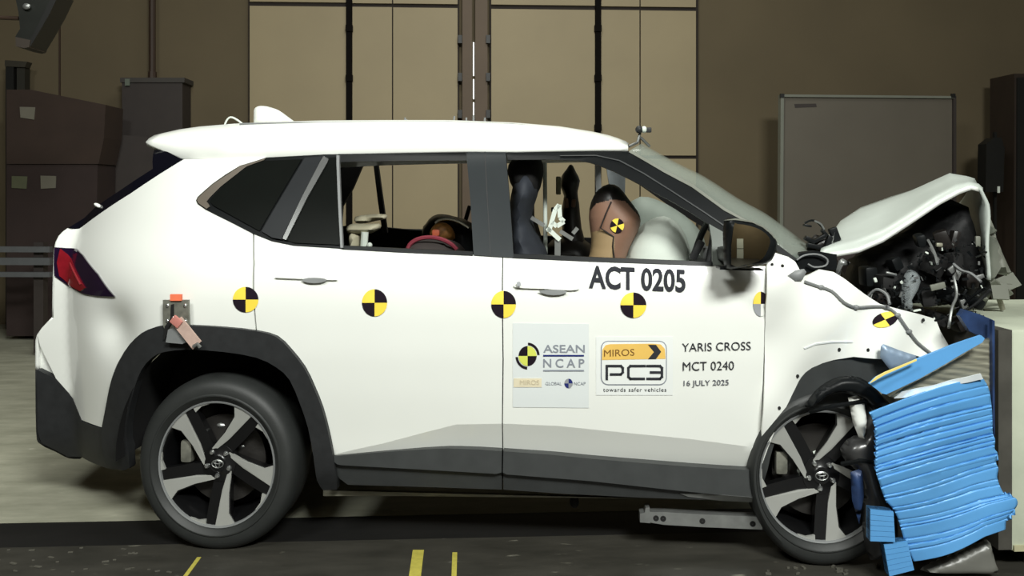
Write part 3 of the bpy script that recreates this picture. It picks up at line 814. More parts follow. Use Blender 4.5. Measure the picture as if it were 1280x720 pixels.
def disc(parent, x, y, rx, ry, parts, off):
    """parts: list of (r0, r1, a0, a1, material) sectors in degrees, screen-wise anticlockwise"""
    vs_, fs, mi, ms = [], [], [], []
    for (r0, r1, a0, a1, m) in parts:
        n = 8
        if m not in ms: ms.append(m)
        b = len(vs_)
        for k in range(n + 1):
            a = math.radians(a0 + (a1 - a0) * k / n)
            for r in (r0, r1):
                u, z = to_local([(x + rx * r * math.cos(a), y - ry * r * math.sin(a))], VA(off, VD))[0]
                vs_.append((u, VD(u, z) + off, z))
        for k in range(n): fs.append((b + 2 * k, b + 2 * k + 1, b + 2 * k + 3, b + 2 * k + 2)); mi.append(ms.index(m))
    return mesh_obj('roundel', vs_, fs, ms, parent, False, mi, weld=False)
Yb, Bk = mat('lime yellow print', (214, 220, 96), .5, var=.03), M['black_ink']
disc(d1, 659.5, 445, 11.3, 12.5, [(0, 1, 0, 90, Yb), (0, 1, 90, 180, Bk), (0, 1, 180, 270, Yb), (0, 1, 270, 360, Bk), (1.08, 1.34, 5, 88, Bk), (1.08, 1.34, 185, 268, Bk)], -.004)
lettering('ASEAN', 679, 731, 431, 441, M['faint_ink'], d1, 0, .012)
quad('print_line', 679, 443.6, 730, 445.6, M['blue_ink'], d1, -.004)
lettering('NCAP', 679, 730.5, 448.5, 459.5, M['faint_ink'], d1, 0, .012, 1.5)
quad('print_line', 679, 462.4, 730, 464.2, M['faint_ink'], d1, -.004)
quad('pale_badge', 642, 473, 677, 484, M['pale_gold'], d1, -.004)
lettering('MIROS', 650, 674, 475, 481, mat('tan print', (206, 194, 166), .5), d1, 0, 0, 1, -.006)
lettering('GLOBAL', 682, 702, 477.5, 481.5, M['faint_ink'], d1)
disc(d1, 710.7, 479.3, 5.2, 6, [(0, 1, 0, 90, M['blue_ink']), (0, 1, 90, 180, M['grey_ink_and_glare']), (0, 1, 180, 270, M['blue_ink']), (0, 1, 270, 360, M['grey_ink_and_glare'])], -.004)
lettering('NCAP', 717.5, 732, 477.5, 481.5, M['faint_ink'], d1)
d2 = quad('sponsor_decal', 745, 421, 841, 494, M['decal_white'], car, -.002, 0)
def rrect(x0, y0, x1, y1, r, n=4):
    out = []
    for cx_, cy_, a in ((x1 - r, y0 + r, -90), (x1 - r, y1 - r, 0), (x0 + r, y1 - r, 90), (x0 + r, y0 + r, 180)):
        for k in range(n + 1):
            t = math.radians(a + 90 * k / n); out.append((cx_ + r * math.cos(t), cy_ + r * math.sin(t)))
    return out
panel('badge_border', rrect(751, 426, 833.5, 481.5, 9), M['faint_ink'], d2, vf=VA(-.0034, VD), thick=.0006, step=.03)
panel('badge_field', rrect(752.2, 427.2, 832.3, 480.3, 8), M['decal_white'], d2, vf=VA(-.0044, VD), thick=.0006, step=.03)
panel('gold_band', [(753, 437), (757, 431.5), (763, 430.2), (815, 429.6), (826, 430.5), (831, 436), (832, 448.5), (752.4, 450)], M['gold'], d2, vf=VA(-.0054, VD), thick=.0006, step=.03)
panel('chevron', [(810, 431), (820, 431), (826.5, 439.8), (820, 448.7), (810, 449), (817.5, 440)], M['text_grey'], d2, vf=VA(-.0066, VD), thick=.0006, step=.03)
lettering('MIROS', 755, 793, 437.5, 446, mat('brown print', (120, 84, 34), .5), d2, -.04, .0, 1, -.0066)
def stroke(parent, pts, w, off=-.0066):
    for (a, b) in zip(pts[:-1], pts[1:]):
        a = Vector(a); b = Vector(b); t = (b - a).normalized(); n = Vector((-t.y, t.x)) * w / 2; a = a - t * w / 2 * .8; b = b + t * w / 2 * .8
        yield [tuple(a + n), tuple(b + n), tuple(b - n), tuple(a - n)]
def glyph(parent, strokes, w):
    vs_, fs = [], []
    for pts in strokes:
        for q in stroke(parent, pts, w):
            b = len(vs_)
            for p in q:
                u, z = to_local([p], VA(-.0066, VD))[0]; vs_.append((u, VD(u, z) - .0066, z))
            fs.append((b, b + 1, b + 2, b + 3))
    return mesh_obj('lettering', vs_, fs, M['text_grey'], parent, False, weld=False)
glyph(d2, [[(758.5, 474), (758.5, 457.5), (776, 457.5), (778.5, 460), (778.5, 465.5), (776, 468), (763.5, 468)]], 3.1)
glyph(d2, [[(806, 457.5), (788, 457.5), (785.5, 460), (785.5, 471), (788, 473.5), (805, 473.5)]], 3.1)
glyph(d2, [[(809, 457.5), (825, 457.5), (827.5, 460), (827.5, 471), (825, 473.5), (809, 473.5)], [(813.5, 465.5), (826, 465.5)]], 3.1)
lettering('towards safer vehicles', 754, 833, 484.6, 489.6, M['text_grey'], d2, 0, 0, 1.15, -.004)
lettering('YARIS CROSS', 852.5, 938.5, 429.2, 439.6, M['text_grey'], car, -.025, .0)
lettering('MCT 0240', 853.5, 917.5, 452.6, 463.6, M['text_grey'], car, -.02, .0)
lettering('16 JULY 2025', 854.5, 911, 475.6, 484.6, mat('faded lettering', (104, 106, 112), .5), car, -.02, .01)

# --- bolted trip bracket above the rear wheel
tb = panel('trip_bracket', [(203.5, 375), (235.5, 375), (236.5, 408), (229, 424), (212, 424), (204, 408)], M['olive_steel'], car, vf=VA(-.032), thick=.012, step=.03)
for x, y in ((209.5, 382), (231.5, 382), (209.5, 401), (232, 401.5), (217, 397)):
    mb = MB(); c = cp(x, y, V0(*cuz(x, y, 0)) - .034); mb.ell(c, (.007, .006, .008), 10, 6); mb.build('bracket_bolt', M['chrome'], tb)
panel('bracket_slot', [(213.5, 381), (217, 380), (217, 400), (210, 412), (206, 424), (204, 424), (206, 408), (213, 398)], M['dark'], tb, vf=VA(-.036), thick=.004)
panel('orange_tab', [(212.5, 368), (226.5, 368), (226.5, 376), (212.5, 376)], M['orange'], tb, vf=VA(-.04), thick=.012)
panel('bracket_gusset', [(210, 412), (222, 408), (232, 428), (228, 430), (207, 428)], M['cable'], tb, vf=VA(-.05), thick=.02)
mb = MB(); A = cp(221, 401, -.055); B = cp(246, 432, -.075); t = (B - A).normalized(); n = t.cross(Vector((0, 1, 0))).normalized()
ws_ = .021; mb.prism([A + n * ws_, B + n * ws_ * 1.0, B - n * ws_ * 1.0, A - n * ws_], (0, .008, 0)); mb.build('strap', M['pink_strap'], tb, False)
mb = MB(); mb.bbox(cp(220.5, 402, -.06), (.04, .012, .032), .004, Matrix.Rotation(math.radians(40), 3, 'Y')); mb.build('strap_anchor', mat('faded red tag', (190, 122, 112), .6, var=.15), tb)
mb = MB(); mb.tube([cp(242, 433, -.08), cp(247, 430, -.085), cp(250, 434, -.08)], .007, 6); mb.build('strap_hook', M['steel'], tb)

# ------------------------------------------------------------------ wheels
FX = .94
RZ = .239
SP = [(.23, .12), (.17, .11), (.08, .42), (-.01, .985), (.16, .98), (.33, .935), (.215, .78), (.20, .47)]
SPB = [(.20, .10), (-.06, .16), (-.13, .55), (-.19, .97), (.0, .99), (.34, .93), (.24, .78), (.22, .47)]
LIP = [(-.17, .88), (-.17, .985), (-.31, .945), (-.46, .885), (-.44, .855), (-.31, .90)]
def rot2(p, a): return (p[0] * math.cos(a) - p[1] * math.sin(a), p[0] * math.sin(a) + p[1] * math.cos(a))
def wheel(u, z, v, a0=0., warp=None, steer=0., simple=False, lean=0):
    w = empty('wheel', (u, v, z), steer); w.parent = car
    T = [(.228, .06), (.234, .035), (.246, .018), (.258, .010), (.262, .006), (.266, .006), (.270, .010), (.29, .010), (.308, .018), (.320, .032), (.328, .05), (.332, .07), (.332, .19), (.326, .215), (.30, .235), (.24, .235), (.228, .2)]
    mb = MB(); mb.lathe(T, (0, 0, 0), 72, 0, FX, warp); mb.build('tyre', M['tyre'], w, True, 30)
    if simple:
        mb = MB(); mb.lathe([(.0, .06), (.238, .06)], (0, 0, 0), 32, 0, FX); mb.build('rim', M['rim_black'], w); return w
    mb = MB(); mb.lathe([(.242, .030), (.236, .026), (.231, .034), (.224, .05), (.215, .10), (.21, .20), (.0, .205)], (0, 0, 0), 64, 0, FX); rim = mb.build('rim', M['rim_black'], w)
    mb = MB(); mb.lathe([(.2425, .031), (.239, .022), (.233, .024), (.231, .034)], (0, 0, 0), 72, 0, FX); mb.build('rim_lip', M['cable'], w)
    mb = MB(); mb.lathe([(.05, .11), (.17, .11), (.17, .125), (.05, .125)], (0, 0, 0), 40, 0, FX); mb.build('brake_disc', mat('dull brake disc', (58, 56, 54), .4, metal=.5, var=.15), w)
    mb = MB(); mb.bbox((-.135, .085, .035), (.045, .05, .085), .012); mb.build('brake_caliper', M['olive_steel'], w)
    for k in range(5):
        a = a0 - k * 2 * math.pi / 5
        def P(q, y):
            x, d = rot2(q, a); return Vector((x * RZ * FX, y, -d * RZ))
        def yv(q): r = math.hypot(*q); return .028 + .022 * (1 - r)
        mb = MB(); n = len(SPB)
        mb.add([P(q, yv(q) + .006) for q in SPB] + [P((q[0] * .9, q[1]), yv(q) + .05) for q in SPB], [list(range(n))[::-1], list(range(n, 2 * n))] + [(i, (i + 1) % n, n + (i + 1) % n, n + i) for i in range(n)])
        s_ = mb.build('spoke', M['rim_black'], w, False)
        n = len(SP); mb = MB()
        mb.add([P(q, yv(q)) for q in SP] + [P(q, yv(q) + .008) for q in SP], [list(range(n))[::-1], list(range(n, 2 * n))] + [(i, (i + 1) % n, n + (i + 1) % n, n + i) for i in range(n)])
        n = len(LIP)
        mb.add([P(q, .028) for q in LIP] + [P(q, .04) for q in LIP], [list(range(n))[::-1], list(range(n, 2 * n))] + [(i, (i + 1) % n, n + (i + 1) % n, n + i) for i in range(n)])
        mb.build('machined_face', M['machined'], s_ if False else w, False)
        an = math.pi / 2 + .55 + k * 2 * math.pi / 5
        mb = MB(); c = (math.cos(an) * .048 * FX, .040, math.sin(an) * .048); mb.lathe([(.0, -.008), (.006, -.007), (.010, 0), (.010, .02)], c, 10); mb.build('lug_nut', M['chrome'], w)
    mb = MB(); mb.lathe([(.0, .036), (.03, .037), (.036, .042), (.07, .046), (.075, .06), (.06, .11)], (0, 0, 0), 32, 0, FX); hub = mb.build('hub_cap', M['rim_black'], w)
    mb = MB()
    for (rx, rz, dz) in ((.022, .015, 0), (.008, .0145, 0), (.015, .006, .006)):
        mb.tube([(rx * math.cos(t), .035, dz + rz * math.sin(t)) for t in (2 * math.pi * i / 20 for i in range(21))], .0018, 5, 0, False)
    mb.build('emblem', M['steel'], w)
    return w
wheel(wc_r[0], wc_r[1], .012, 0.02)
def squash(p, r):
    q = p.copy()
    if q.x < 0 and r > .24: q.x = q.x * (1 - (r - .24) / .092 * .17)
    if q.z < 0: q.z = max(q.z, -wc_f[1])
    if r > .24 and q.z > 0: q.z *= 1 - (r - .24) / .092 * .04
    return q
wheel(wc_f[0], wc_f[1], .0, -.06, squash, math.radians(0))
wheel(wc_r[0], wc_r[1], W - .25, 0, simple=True)
wheel(wc_f[0] - .0, wc_f[1], W - .25, 0, squash, simple=True)
# strut glint behind the wheels
for (x, y) in ((277, 531), (301, 557)):
    mb = MB(); mb.ell(cp(x, y, .13), (.02, .015, .012), 10, 6); mb.build('brake_fitting', M['steel'], car)
mb = MB(); mb.tube([cp(1018, 568, .1), cp(1035, 560, .09), cp(1048, 565, .08)], .012, 8); mb.ell(cp(1000, 588, .1), (.012, .012, .012), 8, 6); mb.build('suspension_link', M['airbag'], car)

# ------------------------------------------------------------------ hood and engine bay
hn = [(1025, 319), (1050, 315.5), (1072, 311.5), (1102, 298.5), (1135, 277), (1172, 252), (1197, 238.5), (1212, 233), (1226, 237), (1232, 256), (1235, 278), (1236.5, 305), (1236.5, 330), (1234, 350)]
hf = [(1036, 302), (1052, 277), (1077, 260.5), (1115, 247), (1138, 240), (1160, 231), (1184, 220.5), (1205, 229), (1214, 233), (1200, 254), (1204, 280), (1210, 304), (1218, 328), (1226, 345)]
def lerp_pts(p, n=3):
    return [tuple(np.array(p[i]) + (np.array(p[i + 1]) - np.array(p[i])) * k / n) for i in range(len(p) - 1) for k in range(n)] + [p[-1]]
n_ = lerp_pts(hn); f_ = lerp_pts(hf)
A_ = [cp(*p, .16) for p in n_]; B_ = [cp(*p, .80) for p in f_]
cs = []
for k in range(8):
    t = k / 7; row = []
    for i, (a, b) in enumerate(zip(A_, B_)):
        s_ = i / (len(A_) - 1)
        p = a.lerp(b, t); p.z += (.03 * math.sin(math.pi * t) - .018 * math.exp(-((t - .33) / .12) ** 2)) * (1 if s_ < .6 else .2)
        p.x += .008 * math.sin(14 * t + 20 * s_) * (s_ > .55)
        row.append(p)
    cs.append(row)
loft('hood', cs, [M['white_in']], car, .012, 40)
loft('hood_edge', [[p + Vector((0, -.006, .004)) for p in A_[:24]], [p + Vector((.004, -.004, -.012)) for p in A_[:24]]], M['white'], car, .006)
inflate('bent_grille', [(1236, 268), (1243, 285), (1248, 310), (1256, 328), (1262, 340), (1258, 345), (1246, 342), (1240, 352), (1233, 350), (1236, 320)], .2, .05, .03, M['board_frame'], car, .02)
inflate('headlamp_fragment', cr([(1128, 385), (1127, 360), (1131, 342), (1139, 337), (1150, 345), (1148, 362), (1140, 375), (1141, 388)], 2, True), .16, .04, .03, M['lamp_shell'], car, .015)
inflate('inner_wing_bracket', [(1044, 343), (1048, 326), (1053, 323), (1063, 328), (1060, 332), (1053, 333), (1050, 345)], .14, .015, .01, M['steel'], car, .012)
inflate('engine_block', cr([(1070, 388), (1064, 360), (1072, 322), (1100, 306), (1140, 285), (1160, 262), (1186, 248), (1197, 268), (1204, 300), (1214, 335), (1222, 355), (1214, 372), (1180, 378), (1120, 380)], 2, True), .46, .22, .06, mat('oily black engine metal', (11, 11, 12), .6, var=.5, scale=16, bump=.5, bscale=18, spec=.25), car, .035)
mb = MB(); ubox(mb, 2.02, 2.06, .2, W - .2, .4, 1.02); mb.build('firewall', M['dark'], car, False)
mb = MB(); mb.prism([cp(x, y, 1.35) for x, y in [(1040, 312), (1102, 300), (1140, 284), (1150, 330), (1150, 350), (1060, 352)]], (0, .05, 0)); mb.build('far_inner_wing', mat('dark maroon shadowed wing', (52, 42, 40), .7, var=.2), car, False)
mb = MB(); mb.prism([cp(x, y, 1.30) for x, y in [(1098, 297), (1145, 287), (1147, 302), (1115, 305)]], (0, .02, 0)); mb.build('far_headlamp_panel', M['board_frame'], car, False)
rr = random.Random(11)
dark_m = [M['gloss_black'], M['dark'], M['cap']]
clutter = [(1085, 345, 16, 26), (1108, 352, 22, 18), (1098, 372, 20, 14), (1118, 330, 14, 18), (1165, 330, 20, 30), (1178, 300, 18, 26), (1150, 300, 12, 16), (1188, 330, 16, 30), (1210, 350, 18, 20), (1190, 372, 26, 18), (1160, 372, 18, 22), (1190, 300, 10, 26), (1218, 378, 16, 14), (1170, 398, 22, 16), (1200, 405, 18, 16)]
for i, (x, y, w_, h_) in enumerate(clutter):
    mb = MB(); R = Matrix.Rotation(rr.uniform(-.5, .5), 3, 'Y') @ Matrix.Rotation(rr.uniform(-.4, .4), 3, 'Z')
    mb.bbox(cp(x, y, rr.uniform(.16, .26)), (w_ / 345, rr.uniform(.05, .12), h_ / 345), .012, R); mb.build('engine_component', dark_m[i % 3], car)
for x, y, w_, h_, a, m in ((1172, 358, 19, 8, .25, 'board_frame'), (1191, 336, 12, 8, .7, 'steel'), (1196, 344, 8, 12, -.4, 'steel'), (1168, 318, 4, 22, .55, 'steel'), (1174, 306, 8, 5, 0, 'honeycomb'), (1094, 350, 4, 6, .3, 'airbag'), (1126, 352, 4, 6, .6, 'airbag'), (1146, 388, 10, 2.5, .2, 'airbag'), (1204, 380, 7, 12, .3, 'steel'), (1114, 342, 14, 3, -.2, 'steel'), (1225, 346, 10, 6, .3, 'steel'), (1222, 302, 6, 14, 0, 'board_frame')):
    mb = MB(); mb.bbox(cp(x, y, .12), (w_ / 348, .012, h_ / 348), .004, Matrix.Rotation(-a, 3, 'Y')); mb.build('torn_bracket', M[m], car)
hoses = [[(1192, 345), (1196, 368), (1190, 385), (1186, 410)], [(1205, 382), (1216, 370), (1232, 360)], [(1208, 388), (1222, 378), (1238, 362)], [(1082, 374), (1095, 362), (1108, 368), (1112, 380)], [(1160, 300), (1168, 316), (1172, 330)], [(1140, 395), (1160, 402), (1180, 396)], [(1192, 330), (1202, 338), (1214, 342), (1226, 352)]]
for i, h in enumerate(hoses):
    mb = MB(); mb.tube([cp(*p, .12 - .01 * k) for k, p in enumerate(cr(h, 4))], .005, 6); mb.build('hose', [M['steel'], M['gloss_black'], M['black_plastic'], M['cable'], M['steel'], M['gloss_black'], M['cable']][i], car)
# fine scatter of torn metal, too small to pick apart
mb = MB()
for i in range(420):
    x = rr.uniform(1066, 1232); y = rr.uniform(max(300, 395 - (x - 1060) * .9), 405)
    if y < 386 - (1100 - x) * .6 and x < 1100: pass
    c = cp(x, y, rr.uniform(.09, .2)); s_ = rr.uniform(.003, .010)
    R = Matrix.Rotation(rr.uniform(0, 3.1), 3, 'Y') @ Matrix.Rotation(rr.uniform(0, 3.1), 3, 'X')
    mb.box(c, (s_ * rr.uniform(.5, 3), .003, s_), R, 0 if rr.random() < .86 else (1 if rr.random() < .75 else 2))
o = mb.build('torn_metal_scraps', [M['gloss_black'], M['steel'], M['airbag']], car, False); o['kind'] = 'stuff'
# cowl and wiper area
inflate('cowl_vent', [(1008, 312), (1011, 300), (1019, 293), (1026, 295), (1033, 290), (1040, 298), (1041, 309), (1030, 314), (1018, 318)], .35, .03, .012, M['cap'], car, .02)
mb = MB(); mb.tube([cp(x, y, .35) for x, y in cr([(1006, 279), (1014, 275.5), (1022, 278), (1029, 286), (1033, 297)], 3)], .0045, 6); mb.build('wiper_arm', M['gloss_black'], car)
mb = MB(); mb.tube([cp(x, y, .33) for x, y in cr([(1018, 276), (1026, 280), (1030, 287)], 3)], .004, 6); mb.build('wiper_linkage', M['steel'], car)
for x, y, w_, h_, a in ((1012, 300, 14, 6, .5), (1024, 298, 18, 5, -.5), (1036, 302, 8, 16, .3), (1030, 291, 10, 4, .9), (1043, 293, 10, 18, -.35), (1018, 308, 20, 6, .2), (1009, 282, 10, 3, .2)):
    mb = MB(); mb.bbox(cp(x, y, .31), (w_ / 330, .03, h_ / 330), .004, Matrix.Rotation(a, 3, 'Y')); mb.build('cowl_fragment', M['gloss_black'], car)
mb = MB(); mb.bbox(cp(1041, 297, .30), (.008, .01, .05), .002, Matrix.Rotation(.3, 3, 'Y')); mb.build('hinge_bolt', M['steel'], car)
panel('cowl_panel', [(990, 322), (1003, 316), (1020, 314), (1046, 318), (1046, 338), (1030, 337), (1008, 341), (998, 334)], M['gloss_black'], car, vf=lambda u, z: .14, thick=.05, step=.05)
mb = MB(); mb.tube([cp(x, y, .12) for x, y in cr([(996, 325), (1006, 319), (1022, 318), (1034, 324), (1032, 332), (1018, 334), (1010, 330)], 3)], .0035, 6); mb.build('hood_seal', M['cable'], car)
inflate('hinge_cover', [(984, 345), (994, 338), (1005, 336), (1008, 340), (1003, 350), (994, 352)], -.01, .01, .01, M['cable'], car, .012)
mb = MB(); pts = cr([(1006, 352), (1020, 357), (1040, 364), (1055, 378), (1070, 384), (1090, 383), (1108, 384), (1122, 394), (1132, 408), (1146, 427), (1163, 441)], 3)
loc = [];
for p in pts:
    u, z = to_local([p], VA(-.006, VF))[0]; loc.append((u, VF(u, z) - .006, z))
mb.tube(loc, .0055, 6)
for k in (4, 12, 18, 21, 25): mb.ell(loc[k], (.012, .008, .009), 8, 5)
mb.build('sensor_cable', M['cable'], car)
inflate('bent_wing_flange', [(1100, 446), (1101, 433), (1104, 430), (1125, 438), (1150, 446), (1130, 460), (1112, 462)], -.03, .012, .015, mat('blue grey bent sheet', (138, 156, 176), .4, metal=.3, var=.2), car, .012)

# ------------------------------------------------------------------ cabin fittings
inflate('front_seat', cr([(628, 430), (634, 330), (636, 270), (642, 228), (655, 214), (668, 218), (674, 235), (668, 256), (665, 275), (676, 300), (688, 330), (690, 430)], 2, True), .48, .23, .09, M['seat'], car, .03)
inflate('headrest', cr([(634, 215), (640, 200), (655, 195), (672, 196), (679, 206), (678, 225), (672, 242), (660, 246), (644, 240)], 2, True), .48, .12, .05, M['dark'], car, .02)
inflate('front_seat', cr([(640, 430), (642, 320), (645, 270), (650, 235), (660, 225), (668, 235), (668, 270), (678, 300), (690, 420)], 2, True), 1.24, .23, .09, M['seat'], car, .03)
mb = MB(); mb.tube([cp(681, 203, .56), cp(682, 330, .56)], .009, 8); mb.build('white_post', M['airbag'], car)
inflate('rear_bench', [(330, 420), (338, 320), (350, 285), (366, 283), (380, 300), (410, 330), (440, 420)], .86, .62, .08, M['seat'], car, .04)
mb = MB(); mb.bbox(cp(372, 276, .45), (.10, .24, .16), .04); mb.build('headrest', M['seat'], car)
mb = MB(); ubox(mb, 1.80, 2.0, .14, W - .14, .75, 1.07); mb.build('dashboard', M['black_plastic'], car, False)
inflate('driver_airbag', cr([(760, 400), (772, 345), (782, 312), (795, 288), (812, 275), (830, 270), (846, 278), (858, 296), (864, 320), (866, 345), (855, 400)], 2, True), .52, .18, .13, M['airbag'], car, .025)
inflate('curtain_airbag', cr([(782, 262), (800, 246), (822, 250), (845, 262), (866, 278), (880, 298), (884, 325), (874, 340), (850, 345), (800, 330), (785, 300)], 2, True), .86, .12, .08, mat('grey white airbag cloth', (172, 182, 172), .75, var=.05), car, .03)
swm = MB(); c = cp(874, 330, .42)
swm.tube([c + Vector((.05 * math.sin(t), .18 * math.cos(t), .18 * math.sin(t))) for t in (2 * math.pi * i / 28 for i in range(29))], .014, 8, 0, False)
swm.tube([c + Vector((0, -.17, 0)), c + Vector((.06, 0, 0)), c + Vector((0, .17, 0))], .014, 8); swm.build('steering_wheel', M['black_plastic'], car)
mb = MB(); mb.bbox(cp(871, 313, .26), (.03, .03, .085), .01, Matrix.Rotation(.5, 3, 'Y')); mb.build('steering_stalk', M['black_plastic'], car)
mb = MB(); mb.bbox(cp(886, 316, .3), (.06, .08, .05), .015); mb.build('dash_vent', M['cable'], car)
mb = MB(); mb.tube([cp(587, 258, 1.4), cp(579, 285, 1.35), cp(570, 320, 1.3)], .012, 6); mb.build('seat_belt', M['dark'], car)

# ------------------------------------------------------------------ dummies and child seats (ride in the car, things of their own)
def cabin_empty(name, px, py, v):
    u, z = cuz(px, py, v)
    e = empty(name, (OX + u * E1[0] + v * E2[0], OY + u * E1[1] + v * E2[1], 0), -PSI)
    e['_u'] = u; e['_v'] = v
    return e
def shift_children(e):
    """children were modelled in car coordinates: move their meshes to the thing's own base"""
    u, v = e['_u'], e['_v']
    zmin = 1e9
    for c in e.children_recursive:
        if c.type == 'MESH':
            for vt in c.data.vertices: vt.co.x -= u; vt.co.y -= v; zmin = min(zmin, vt.co.z)
    for c in e.children_recursive:
        if c.type == 'MESH':
            for vt in c.data.vertices: vt.co.z -= zmin
    e.location.z = zmin
    del e['_u']; del e['_v']

dm = cabin_empty('crash_test_dummy', 760, 400, .45)
tag(dm, 'brown driver dummy with black cap leaning into the white airbag', 'dummy')
CAPZ = [cuz(*p, .45) for p in [(735, 266), (745, 254), (764, 249), (780, 251), (796, 268), (806, 285)]]
def head_mat(c):
    zc = float(np.interp(c.x, [q[0] for q in CAPZ], [q[1] for q in CAPZ]))
    if c.z > zc: return 1
    a = cuz(752, 286, .45); b = cuz(767, 296, .45)
    lim = float(np.interp(c.x, [a[0] - .1, a[0], b[0], b[0] + .001], [a[1] - .03, a[1], b[1], -5]))
    return 2 if c.z < lim else 0
inflate('head', cr([(728, 345), (737, 318), (739, 298), (736, 272), (739, 252), (748, 237), (761, 230), (774, 234), (786, 249), (797, 264), (801, 276), (797, 290), (789, 306), (782, 324), (776, 350), (750, 358)], 2, True), .45, .085, .09, [M['skin'], M['cap'], M['tan']], dm, .005, matfun=head_mat)
inflate('torso', cr([(694, 372), (712, 352), (735, 346), (765, 348), (780, 362), (776, 400), (770, 450), (700, 455), (694, 400)], 2, True), .45, .17, .09, M['black_plastic'], dm, .025)
mb = MB(); mb.tube([cp(x, y, .363) for x, y in [(764, 252), (757, 268), (750.5, 285), (758, 290), (767, 296), (766, 308), (768, 324)]], .0035, 5); mb.build('head_seam', M['cap'], dm)
tv = []; tf = []; tmi = []
for q in range(6):
    for k in range(4):
        a0 = q * math.pi / 3 + .3 + k * math.pi / 12; b = len(tv)
        c = cp(771.5, 282, .358)
        tv += [c, c + Vector((.028 * math.cos(a0), 0, .029 * math.sin(a0))), c + Vector((.028 * math.cos(a0 + math.pi / 12), 0, .029 * math.sin(a0 + math.pi / 12)))]
        tf.append((b, b + 1, b + 2)); tmi.append(q % 2)
mesh_obj('target_sticker', tv, tf, [M['black_ink'], M['yellow']], dm, False, tmi, weld=False)
shift_children(dm)

dp = cabin_empty('crash_test_dummy', 716, 400, 1.15)
tag(dp, 'black mechanical passenger dummy with bare metal neck beside the white post', 'dummy')
inflate('neck', cr([(702, 330), (703, 290), (702, 262), (705, 245), (700, 232), (702, 220), (708, 212), (712, 206), (716, 207), (720, 215), (725, 226), (722, 240), (724, 255), (727, 285), (735, 330)], 2, True), 1.15, .09, .05, M['cap'], dp, .012)
inflate('torso', cr([(670, 400), (672, 330), (690, 300), (715, 295), (738, 305), (745, 340), (745, 420), (690, 425)], 2, True), 1.15, .17, .08, M['cap'], dp, .025)
for x, y, w_, h_, a, m in ((698, 232, 6, 22, 0, 'beige'), (708, 254, 5, 12, .1, 'skin'), (717, 254, 5, 10, -.1, 'skin'), (693, 262, 8, 6, 0, 'cap')):
    mb = MB(); mb.bbox(cp(x, y, 1.02), (w_ / 250, .03, h_ / 250), .006, Matrix.Rotation(-a, 3, 'Y')); mb.build('neck_plate', M[m], dp)
shift_children(dp)
hb = cabin_empty('sensor_bracket', 690, 330, .40)
tag(hb, 'white angular metal bracket with open window between seat and brown dummy', 'bracket')
def bars(e, name, segs, r, m, v):
    for a, b in segs:
        mb = MB(); A = cp(*a, v); B = cp(*b, v); d = (B - A); t = d.normalized(); n = t.cross(Vector((0, 1, 0))).normalized() * r
        mb.prism([A + n, B + n, B - n, A - n], (0, .02, 0)); mb.build(name, m, e, False)
bars(hb, 'bracket_bar', [((686, 290), (694, 262)), ((694, 262), (699, 256)), ((699, 256), (700, 272)), ((700, 272), (705, 277)), ((705, 277), (696, 283)), ((696, 283), (690, 278)), ((684, 285), (700, 300))], .009, M['airbag'], .40)
bars(hb, 'bracket_arm', [((700, 289), (716, 299)), ((716, 292), (722, 285)), ((664, 272), (680, 282))], .008, M['steel'], .40)
bars(hb, 'bracket_post', [((697, 300), (697, 420))], .012, M['steel'], .41)
shift_children(hb)

cs1 = cabin_empty('toddler_booster', 545, 400, .55)
tag(cs1, 'charcoal child seat with red piping, nearest the rear door window', 'child seat')
shell = cr([(500, 430), (503, 330), (510, 305), (522, 297), (536, 295), (560, 299), (575, 305), (585, 320), (592, 350), (590, 430)], 2, True)
inflate('seat_shell', shell, .50, .20, .08, mat('dark grey seat cloth', (58, 52, 50), .7, var=.1), cs1, .025)
mb = MB(); mb.tube([cp(x, y, .36) for x, y in cr([(509, 316), (512, 306), (522, 299), (537, 296.5), (552, 299), (564, 305), (571, 312)], 3)], .009, 7); mb.build('piping', M['red_pipe'], cs1)
shift_children(cs1)
cs2 = cabin_empty('baby_carrier', 560, 400, 1.0)
tag(cs2, 'black child seat shell with shiny rim and orange patterned padding', 'child seat')
inflate('seat_shell', cr([(520, 420), (526, 300), (532, 280), (541, 270), (553, 267.5), (570, 271), (590, 279), (600, 300), (600, 420)], 2, True), 1.0, .16, .07, M['gloss_black'], cs2, .025)
mb = MB(); mb.tube([cp(x, y, .80) for x, y in cr([(544, 279), (550, 275), (562, 274), (575, 278), (586, 285)], 3)], .008, 7); mb.build('shell_rim', M['chrome'], cs2)
inflate('padding', cr([(537, 296), (540, 284), (548, 278), (558, 279), (566, 286), (569, 298), (555, 303)], 2, True), .80, .05, .03, M['pattern'], cs2, .015)
mb = MB(); mb.bbox(cp(545, 291, .735), (.035, .02, .03), .008); mb.build('buckle', M['orange'], cs2)
shift_children(cs2)
cd = cabin_empty('child_dummy', 455, 400, .5)
tag(cd, 'pale beige child dummy with outstretched arm behind the rear window', 'dummy')
inflate('arm', cr([(444, 271), (462, 268), (478, 267.5), (484, 269), (482, 274), (470, 276), (458, 279), (445, 279)], 2, True), .56, .035, .03, M['beige'], cd, .015)
inflate('shoulder', cr([(434, 283), (442, 279.5), (460, 280), (474, 279.5), (476, 285), (466, 291), (455, 293), (438, 293), (433, 289)], 2, True), .50, .06, .04, M['beige'], cd, .015)
inflate('torso', cr([(436, 289), (448, 290), (452, 300), (450, 330), (450, 410), (425, 412), (430, 340), (436, 305)], 2, True), .50, .07, .05, M['beige'], cd, .02)
mb = MB(); mb.tube([cp(456, 290, .46), cp(454, 320, .46)], .016, 10); mb.ell(cp(462, 306.5, .44), (.012, .014, .012), 8, 6); mb.build('neck_rod', M['airbag'], cd)
shift_children(cd)

